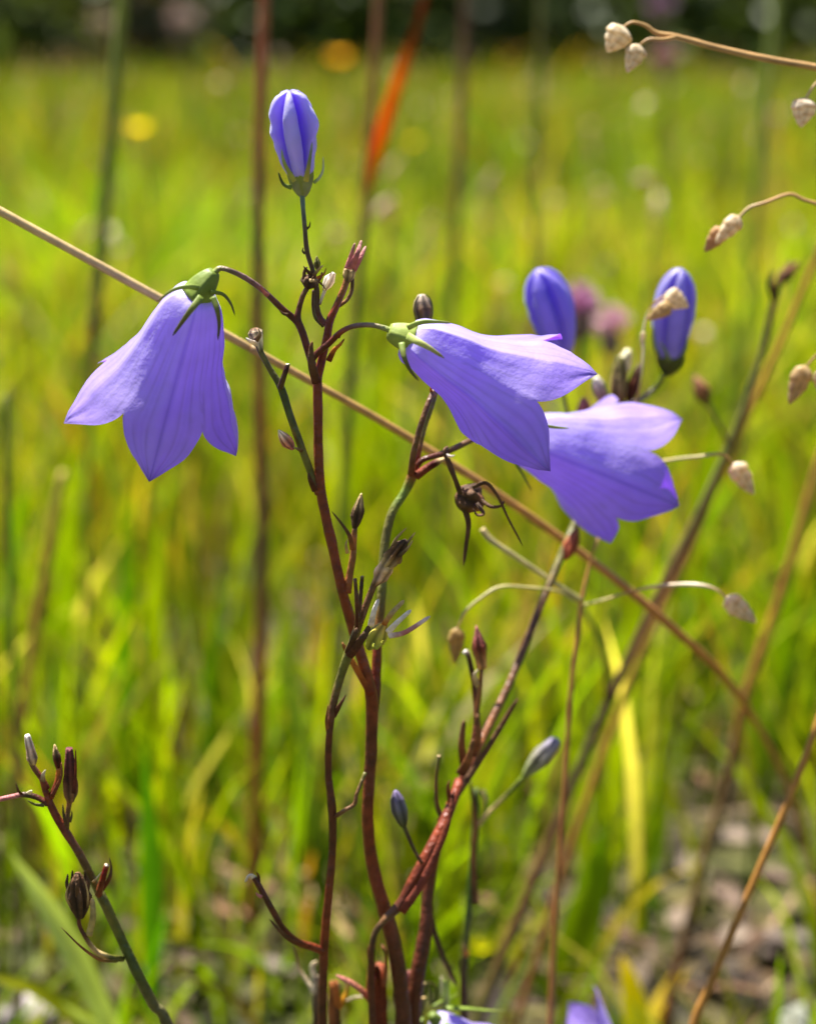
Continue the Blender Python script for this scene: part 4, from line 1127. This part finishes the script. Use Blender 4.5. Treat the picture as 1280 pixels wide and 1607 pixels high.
# ------------------------------------------------------------------ broad grass blades standing out of the turf
def broad_blade(label, pts, Y, wpx, ca, cb, fold=0.22, group=None):
    P = [V(p[0], p[1], Y) for p in pts]           # from foot to tip
    g = P[0].copy()
    if g.z > 0:
        d = (P[0] - P[1])
        g = P[0] + d * (P[0].z / max(0.004, -d.z)) if d.z < -0.004 else Vector((P[0].x, P[0].y, 0))
        if (g - P[0]).length > 0.06:
            g = Vector((P[0].x, P[0].y, 0))
        g.z = -0.003
        P = [g] + P
    C = catmull([list(p) for p in P], 6)
    k = len(C)
    W = wpx / 2 * PXM(pts[0][1], Y)
    v, f, c = [], [], []
    for i in range(k):
        t = i / (k - 1)
        w = W * min(1, 0.55 + t) * (1 - max(0, (t - 0.35) / 0.65) ** 1.8) + 0.00005
        tg = C[min(k - 1, i + 1)] - C[max(0, i - 1)]
        s = np.cross(tg, TOCAM)
        s /= np.linalg.norm(s) + 1e-9
        rot = 0.5 * math.sin(t * 2.2 + wpx)
        s = s * math.cos(rot) + TOCAM * math.sin(rot)
        col = np.array(ca) * (1 - t) + np.array(cb) * t
        for j in (-1, -0.5, 0, 0.5, 1):
            v.append(C[i] + s * w * j + TOCAM * (w * fold * abs(j)))
            c.append(col * (1 - 0.25 * (j == 0)))
    for i in range(k - 1):
        for j in range(4):
            a = i * 5 + j
            f.append((a, a + 1, a + 6, a + 5))
    foot = Vector(C[0].tolist())
    foot.z = 0
    T = thing('grass_tuft', label, 'grass tuft', foot, group)
    mesh_obj('blade', v, f, M_LEAF, T, c)
    # shorter companions from the same foot
    q = random.Random(int(pts[0][0] * 7 + pts[0][1]))
    for n in range(2):
        k2 = len(C)
        sc_ = q.uniform(0.35, 0.6)
        off = Vector((q.uniform(-.010, .010), q.uniform(-.003, .012), 0))
        lean = Vector((q.uniform(-.02, .02), q.uniform(-.01, .03), 0))
        v2 = []
        for i in range(k2):
            t = i / (k2 - 1)
            ctr = np.array(C[0]) + (np.array(C[i]) - np.array(C[0])) * sc_ + np.array(off) * t + np.array(lean) * t * t
            for j in range(5):
                v2.append(ctr + (np.array(v[i * 5 + j]) - np.array(C[i])) * q.uniform(.6, .62))
        mesh_obj('blade', v2, f, M_LEAF, T, [np.array(x) * 0.9 for x in c])
    return T


G1, G2, G3, G4 = (.10, .20, .002), (.23, .29, .002), (.05, .14, .004), (.27, .26, .006)
GB = 'broad blades behind the flowers'
for lb, pts, Y, w, ca, cb in (
        ('bright lime tuft of broad blades rising left of the rust-red stalk', [(230, 1250), (238, 1100), (244, 950), (246, 830)], 0.50, 40, G2, G2),
        ('broad-bladed green tuft beside the dull yellow stem', [(95, 1150), (105, 950), (112, 800), (108, 700)], 0.54, 34, G1, G2),
        ('dark green tuft of broad blades behind the lime tuft below the hanging bell', [(190, 1200), (200, 1000), (205, 860), (215, 760)], 0.50, 30, G3, G1),
        ('mid green tuft of broad blades behind the faint green stem', [(20, 1200), (12, 1000), (22, 850), (40, 760)], 0.56, 34, G1, G1),
        ('slender dark green tuft close behind the rust-red stalk', [(330, 1350), (330, 1150), (338, 1000), (350, 900)], 0.46, 26, G3, G1),
        ('low dark green tuft in front of the bright lime tuft', [(240, 1500), (238, 1350), (232, 1250), (225, 1150)], 0.38, 34, G3, G3),
        ('narrow yellow-green tuft on the right of the rust-red stalk', [(370, 1250), (372, 1100), (385, 980), (395, 900)], 0.5, 24, G1, G2),
        ('very broad lime leaf blades beside the foot of the wiry quaking grass', [(860, 1700), (890, 1540), (925, 1400), (955, 1285)], 0.40, 70, G2, G1),
        ('yellow-green tuft under the lowest bell, behind the leaning dark olive stem', [(965, 1250), (975, 1100), (990, 980), (1020, 880)], 0.46, 36, G2, G2),
        ('dark green tuft behind the low lilac bell', [(985, 1640), (1000, 1500), (1020, 1330), (1035, 1200)], 0.44, 30, G3, G1),
        ('green tuft far behind the hanging cream spikelet and olive stem', [(1085, 1000), (1090, 850), (1120, 700), (1150, 600)], 0.60, 30, G1, G2),
        ('green tuft seen between the forked red stem and the rust-brown leaning stem', [(640, 1350), (652, 1200), (665, 1050), (690, 930)], 0.50, 26, G1, G2),
        ('lime tuft behind the curved thread of the quaking grass', [(770, 1250), (790, 1120), (800, 1000), (820, 900)], 0.52, 30, G2, G2),
        ('yellow-green tuft behind the rust-orange stem bending right', [(1230, 1000), (1240, 880), (1230, 760), (1210, 660)], 0.52, 34, G1, G2),
        ('distant lime tuft behind the two sideways bells', [(870, 900), (885, 780), (890, 690), (880, 600)], 0.62, 26, G2, G2),
        ('distant lime tuft between the orange-leaved stalk and the sideways bell', [(560, 760), (590, 640), (610, 540), (640, 460)], 0.7, 24, G2, G2),
        ('low green tuft beside the yellow flower in the turf', [(800, 1560), (792, 1450), (800, 1380), (815, 1320)], 0.42, 30, G1, G2)):
    broad_blade(lb, pts, Y, w, ca, cb, group=GB)
broad_blade('wide pale yellow-green grass blade slanting behind the thin left shoot', [(310, 1300), (350, 1080), (420, 900), (520, 790)], 0.5, 44, G2, G4)
broad_blade('pale grey-green strap leaf leaning left at the foot of the spent stem', [(150, 1560), (110, 1480), (60, 1400), (15, 1335)], 0.33, 42, (.30, .36, .14), (.42, .48, .26))
broad_blade('yellow-tipped short green blade beside the low lilac bell', [(1000, 1640), (995, 1580), (985, 1530), (975, 1500)], 0.36, 44, G1, (.6, .4, .01))
broad_blade('long lime grass blade lying low across the bottom litter', [(190, 1640), (120, 1590), (50, 1550), (-30, 1530)], 0.34, 34, G2, G4)

# ------------------------------------------------------------------ flowers in the meadow beyond
def dome_flower(label, cat, px, py, Y, diam_px, kind, colA, colB, stem_col=OLV):
    c0 = V(px, py, Y)
    m = PXM(py, Y)
    R = diam_px / 2 * m
    foot = Vector((c0.x + R * 0.6, c0.y + 0.01, 0))
    T = thing({'thistle': 'knapweed_flower', 'butter': 'yellow_flower'}[kind], label, cat, foot)
    pth = catmull([list(foot - Vector((0, 0, .003))), list((foot + c0) / 2 + Vector((R * 0.5, 0, 0))), list(c0)], 6)
    v, f, c = sweep(pth, np.full(len(pth), max(0.0006, R * 0.13)), [stem_col] * len(pth), 7)
    mesh_obj('stem', v, f, M_STEM, T, c)
    if kind == 'thistle':
        pth = [np.array(c0) + np.array((0, 0, q)) * R for q in (-0.9, -0.7, -0.4, 0, 0.2)]
        v, f, c = sweep(pth, R * np.array([.2, .38, .48, .42, .3]), [(.2, .12, .09)] * 5, 12)
        mesh_obj('flower_base', v, f, M_DRY, T, c)
        parts = []
        for k in range(46):
            th = random.uniform(0, 6.28)
            el = random.uniform(0.15, 1.5)
            d = np.array((math.cos(th) * math.cos(el), math.sin(th) * math.cos(el), math.sin(el)))
            s0 = np.array(c0) + d * R * 0.2
            parts.append(strap([s0, s0 + d * R * 0.6 + np.array((0, 0, R * .15)), s0 + d * R * random.uniform(.8, 1.05) + np.array((0, 0, R * .15))], R * 0.10, (colA, colB), n=3, nseg=5))
        v, f, c = join(*parts)
        mesh_obj('florets', v, f, M_PETAL if False else M_SPIKE, T, c)
    else:
        for k in range(5):
            th = k * 1.2566
            d = np.array((math.cos(th), math.sin(th), 0.35))
            sd = np.array((-math.sin(th), math.cos(th), 0))
            vv, ff, cc = [], [], []
            for i in range(5):
                t = i / 4
                for j in range(5):
                    s = (j - 2) / 2
                    vv.append(np.array(c0) + d * R * t + sd * R * 0.62 * s * math.sin(math.pi * (0.1 + 0.75 * t)) + np.array((0, 0, R * .25 * (t * t + 0.4 * s * s))))
                    cc.append(colA)
            for i in range(4):
                for j in range(4):
                    a = i * 5 + j
                    ff.append((a, a + 1, a + 6, a + 5))
            mesh_obj('petal', vv, ff, M_LEAF, T, cc)
        v, f, c = sweep([np.array(c0) + np.array((0, 0, R * q)) for q in (0, .2, .32)], R * np.array([.3, .28, .1]), [colB] * 3, 10)
        mesh_obj('flower_centre', v, f, M_SPIKE, T, c)

PK, PK2 = (.50, .16, .42), (.62, .34, .55)
dome_flower('bright magenta-pink knapweed head behind the deep violet bud', 'knapweed', 910, 498, 0.50, 86, 'thistle', (.52, .25, .46), (.62, .36, .56))
dome_flower('faded lilac knapweed head right of the magenta one', 'knapweed', 958, 526, 0.54, 74, 'thistle', (.70, .46, .62), (.75, .55, .62))
dome_flower('dusky pink knapweed head before the dark hedge under the spikelet branch', 'knapweed', 1043, 100, 1.2, 50, 'thistle', (.4, .15, .2), (.5, .3, .3))
dome_flower('purple-grey knapweed head high before the dark hedge', 'knapweed', 1036, 18, 1.5, 50, 'thistle', (.3, .15, .3), (.4, .25, .35))
dome_flower('pale pinkish knapweed head left of the rust-red stalk, far off', 'knapweed', 285, 40, 2.2, 50, 'thistle', (.55, .42, .42), (.6, .5, .45))
dome_flower('tan spent knapweed head far off beside the dark hedge', 'knapweed', 158, 45, 2.0, 44, 'thistle', (.45, .36, .25), (.5, .42, .3))
dome_flower('small yellow flower in the open meadow right of the green stalk', 'yellow flower', 218, 206, 1.1, 34, 'butter', (.75, .55, .01), (.6, .35, .01))
dome_flower('yellow flower low in the turf right of the dark green stalk', 'yellow flower', 757, 1492, 0.40, 46, 'butter', (.7, .62, .01), (.5, .5, .01))
dome_flower('orange-tan flower far off before the hedge between two stalks', 'yellow flower', 532, 95, 2.6, 34, 'butter', (.6, .3, .05), (.5, .25, .03))
dome_flower('tiny yellow flower among the mid meadow grass', 'yellow flower', 648, 225, 1.4, 18, 'butter', (.7, .5, .01), (.6, .35, .01))


# ------------------------------------------------------------------ pale seed heads and leaf litter (countless)
def seed_heads():
    parts = []
    for i in range(260):
        y = random.uniform(0.7, 5.0)
        x = random.uniform(-1, 1) * (0.26 * y + 0.15)
        h = random.uniform(0.09, 0.19)
        top = np.array((x + random.uniform(-.02, .02), y, h))
        pth = catmull([(x, y, 0), ((x + top[0]) / 2 + random.uniform(-.006, .006), y, h * 0.6), tuple(top)], 3)
        col = random.choice([STRAW, RBRN, (.3, .28, .06), (.35, .2, .06)])
        parts.append(sweep(pth, np.full(len(pth), 0.0006 + 0.00015 * y), [col] * len(pth), 4))
        hc = random.choice([CREAM, STRAW, STRAW, (.45, .3, .2), (.4, .25, .22)])
        L = random.uniform(.008, .022)
        tip = top + np.array((random.uniform(-.01, .01), random.uniform(-.01, .01), random.uniform(-.6, 1) * L))
        parts.append(sweep([top, top * .6 + tip * .4, tip], np.array([.0008, .0022 + .0004 * y, .0003]), [hc] * 3, 6))
    v, f, c = join(*parts)
    o = mesh_obj('seed_head_stalks', v, f, M_SPIKE, None, c)
    o['kind'] = 'stuff'


seed_heads()


def litter():
    parts = []
    for i in range(2600):
        y = random.uniform(0.28, 1.5)
        x = random.uniform(-1, 1) * (0.28 * y + 0.08)
        L = random.uniform(.006, .035)
        a = random.uniform(0, 6.28)
        z = random.uniform(0.001, 0.012)
        d = np.array((math.cos(a), math.sin(a), random.uniform(-.15, .3)))
        col = random.choice([(.40, .26, .10), (.34, .22, .11), (.38, .26, .15), (.34, .18, .08), (.26, .13, .06), (.24, .14, .07), BRN])
        p = np.array((x, y, z))
        w = random.uniform(.0006, .0028)
        sd = np.array((-d[1], d[0], random.uniform(-.3, .3)))
        m = p + d * L * .5 + np.array((0, 0, random.uniform(0, .004)))
        e = p + d * L
        vv = [p - sd * w * .6, p + sd * w * .6, m - sd * w, m + sd * w, e - sd * w * .3, e + sd * w * .3]
        parts.append((vv, [(0, 1, 3, 2), (2, 3, 5, 4)], [np.array(col) * random.choice([.12, .16, .22, .3, .6]) * random.uniform(.7, 1.2)] * 6))
    v, f, c = join(*parts)
    o = mesh_obj('plant_litter', v, f, M_DRY, None, np.clip(c, 0, 1))
    o['kind'] = 'stuff'


litter()


def stone(label, px, py, wpx, hpx, col, seed):
    # foot on the ground: where the pixel ray meets z = 0
    yy = -(py + hpx / 2 - 803.5) / FPX
    dz = -SP + yy * CP
    d = -CAM_H / dz
    X, Y = (px - 640) / FPX * d, d * (CP + yy * SP)
    m = d / FPX
    rx, rz = wpx / 2 * m, hpx / 2 * m
    t = np.linspace(0, math.pi, 14)
    v, f, c = [], [], []
    for a in t:
        for j in range(20):
            th = j / 20 * 2 * math.pi
            p = np.array((math.sin(a) * math.cos(th), math.sin(a) * math.sin(th), math.cos(a)))
            p = p * (1 + 0.28 * mnoise.noise(Vector(p * 1.3 + seed)) + 0.10 * mnoise.noise(Vector(p * 4 + seed)))
            v.append(np.array((X, Y + rx * .8, rz * .75)) + p * np.array((rx, rx * .8, rz)))
            c.append(np.array(col) * 0.5 * (1 + 0.6 * mnoise.noise(Vector(p * 3.0 + seed))))
    for i in range(13):
        for j in range(20):
            a, b = i * 20 + j, i * 20 + (j + 1) % 20
            f.append((a, a + 20, b + 20, b))
    tag(mesh_obj('pebble', v, f, M_STONE, None, np.clip(c, 0, 1)), label, 'pebble')


stone('pale cream pebble in the bare litter behind the tan grass stem', 1180, 1570, 60, 70, (.55, .47, .38), 1.0)
stone('rounded grey-green pebble at the edge of the bare litter', 1255, 1625, 110, 80, (.35, .36, .27), 2.0)
stone('whitish flat pebble among grass below the spent stem', 35, 1605, 110, 60, (.6, .52, .48), 3.0)
stone('brownish pebble between clods in the bare litter', 1215, 1490, 70, 50, (.34, .25, .2), 4.0)
stone('small dark grey pebble beside the pale cream pebble', 1120, 1545, 56, 44, (.18, .15, .13), 5.0)
stone('pinkish tan pebble on the open soil left of the brown stem', 440, 1100, 60, 44, (.42, .30, .24), 6.0)


def dead_leaf(label, px, py, L, rot, col, seed):
    yy = -(py - 803.5) / FPX
    d = -CAM_H / (-SP + yy * CP)
    o = np.array(((px - 640) / FPX * d, d * (CP + yy * SP), 0.006))
    L = L * d / FPX
    ax = np.array((math.cos(rot), math.sin(rot), 0.15))
    sd = np.array((-math.sin(rot), math.cos(rot), 0))
    v, f, c = [], [], []
    for i in range(9):
        t = i / 8
        for j in range(5):
            s = (j - 2) / 2
            w = 0.26 * L * math.sin(math.pi * (0.04 + 0.94 * t)) ** 0.8
            v.append(o + ax * L * (t - .5) + sd * w * s + np.array((0, 0, .22 * L * (abs(s) * .6 + math.sin(t * 4 + seed) * .3))))
            c.append(np.array(col) * .6 * (1 + .4 * mnoise.noise(Vector((t * 5, s * 2, seed)))) * (.75 if j == 2 else 1))
    for i in range(8):
        for j in range(4):
            a = i * 5 + j
            f.append((a, a + 1, a + 6, a + 5))
    return tag(mesh_obj('dead_leaf', v, f, M_DRY, None, np.clip(c, 0, 1)), label, 'dead leaf', 'curled dead leaves on the open soil')


DL = 'curled brown dead leaf lying on the open soil'
for i, (px, py, L, col) in enumerate([(1165, 1360, 110, (.38, .28, .2)), (1085, 1400, 90, (.42, .32, .24)), (1230, 1420, 100, (.34, .24, .18)), (1130, 1450, 90, (.3, .2, .14)), (1060, 1480, 80, (.36, .26, .18)),
                                      (1255, 1530, 90, (.3, .24, .2)), (1150, 1510, 80, (.4, .3, .22)), (1010, 1430, 70, (.35, .22, .15)), (340, 1130, 60, (.4, .3, .22)), (400, 1040, 60, (.42, .32, .24)),
                                      (180, 1180, 60, (.42, .33, .22)), (690, 1430, 60, (.36, .27, .18)), (300, 1540, 70, (.3, .22, .14)), (430, 1560, 80, (.42, .34, .26)), (560, 1330, 60, (.4, .34, .24)), (95, 1350, 120, (.7, .32, .05))]):
    dead_leaf(DL if i < 15 else 'ochre-orange dead leaf in the grass behind the spent harebell stem', px, py, L, i * 1.7, col, i * 2.3)

# ------------------------------------------------------------------ hedge of shrubs at the end of the meadow
def shrub(label, x, y, h, w, col, seed):
    r = np.random.default_rng(seed)
    T = thing('hedge_shrub', label, 'shrub', Vector((x, y, 0)), 'shrubs of the far hedge')
    parts = []
    for k in range(6):
        a = k * 1.05 + seed
        top = np.array((x + math.cos(a) * w * .45, y + math.sin(a) * w * .35, h * (.6 + .3 * r.random())))
        pth = catmull([(x, y, -0.01), ((x + top[0]) / 2 * 1 + r.uniform(-.05, .05), (y + top[1]) / 2, top[2] * .45), tuple(top)], 4)
        parts.append(sweep(pth, np.linspace(.05, .008, len(pth)), [(.07, .05, .035)] * len(pth), 6))
    v, f, c = join(*parts)
    mesh_obj('trunk', v, f, M_BARK, T, c)
    n = 3400
    cl = r.normal(size=(34, 3))
    cl /= np.linalg.norm(cl, axis=1)[:, None]
    cl *= r.uniform(.35, 1.0, (34, 1))
    ctr = np.array((x, y, h * .52))
    ext = np.array((w * .62, w * .5, h * .50))
    ci = r.integers(0, 34, n)
    p = ctr + (cl[ci] + r.normal(size=(n, 3)) * .17) * ext
    low = r.random(n) < 0.38          # leafy right down to the grass
    p[low, 0] = x + r.normal(size=low.sum()) * w * .42
    p[low, 1] = y - .15 + r.normal(size=low.sum()) * w * .25
    p[low, 2] = r.uniform(0.02, 0.65, low.sum())
    p[:, 2] = np.maximum(p[:, 2], 0.02 + r.random(n) * .25)
    s = r.uniform(.035, .075, n)
    A = r.normal(size=(n, 3)); A /= np.linalg.norm(A, axis=1)[:, None]
    Bv = np.cross(A, r.normal(size=(n, 3))); Bv /= np.linalg.norm(Bv, axis=1)[:, None]
    vs = np.stack([p - A * s[:, None], p + Bv * s[:, None] * .5, p + A * s[:, None], p - Bv * s[:, None] * .5], 1).reshape(-1, 3)
    cols = np.repeat(np.array(col)[None, :] * r.uniform(.6, 1.4, (n, 1)), 4, 0)
    mesh_obj('crown', vs, [tuple(range(i * 4, i * 4 + 4)) for i in range(n)], M_CROWN, T, cols, smooth=False)


HEDGE = [((.035, .06, .012), 'dense dark green shrub in the hedge closing the far end of the meadow'),
         ((.10, .14, .02), 'lighter yellow-green shrub among the dark hedge beyond the meadow'),
         ((.03, .05, .014), 'dense dark green shrub in the hedge closing the far end of the meadow'),
         ((.09, .07, .035), 'brownish half-bare shrub among the dark hedge beyond the meadow')]
i = 0
for row, yy in enumerate((9.6, 10.6, 11.7)):
    for x in np.arange(-4.2, 4.3, 1.05):
        i += 1
        col, lb = HEDGE[(i * 7 + row * 3) % 4] if row == 0 else HEDGE[0]
        shrub(lb, x + random.uniform(-.2, .2) + row * .5, yy + random.uniform(-.3, .3), random.uniform(2.2, 3.4), random.uniform(1.3, 1.7), col, i)
grass_zone('rough_grass', '', 7.2, 9.4, 160, 0.10, 0.24, 0.008, 0.02, np.array([0.2, 0.1, 0.25, 0.05, 0.15, 0.1, 0.05, 0.1]), 0.8, tone=0.6)

# low scrub before the hedge breaks its edge
for k, (x, yy, h, w, col, lb) in enumerate((
        (-1.95, 8.9, .34, .7, (.10, .13, .02), 'low light green scrub mound before the dark hedge, left of the green stalk'),
        (-1.05, 9.1, .24, .6, (.13, .10, .05), 'low tan dry scrub mound before the dark hedge beside the pale knapweed'),
        (-.35, 8.8, .30, .6, (.06, .09, .015), 'low dull green scrub mound before the hedge behind the upright bud'),
        (.35, 9.2, .40, .7, (.10, .14, .02), 'tall light green scrub mound before the hedge behind the thin olive stalk'),
        (1.0, 8.9, .28, .6, (.07, .10, .015), 'low green scrub mound before the hedge behind the cream spikelets'),
        (1.75, 9.1, .36, .7, (.09, .12, .02), 'green scrub mound before the hedge behind the pale tall stem'))):
    shrub(lb, x, yy, h, w, col, 70 + k)
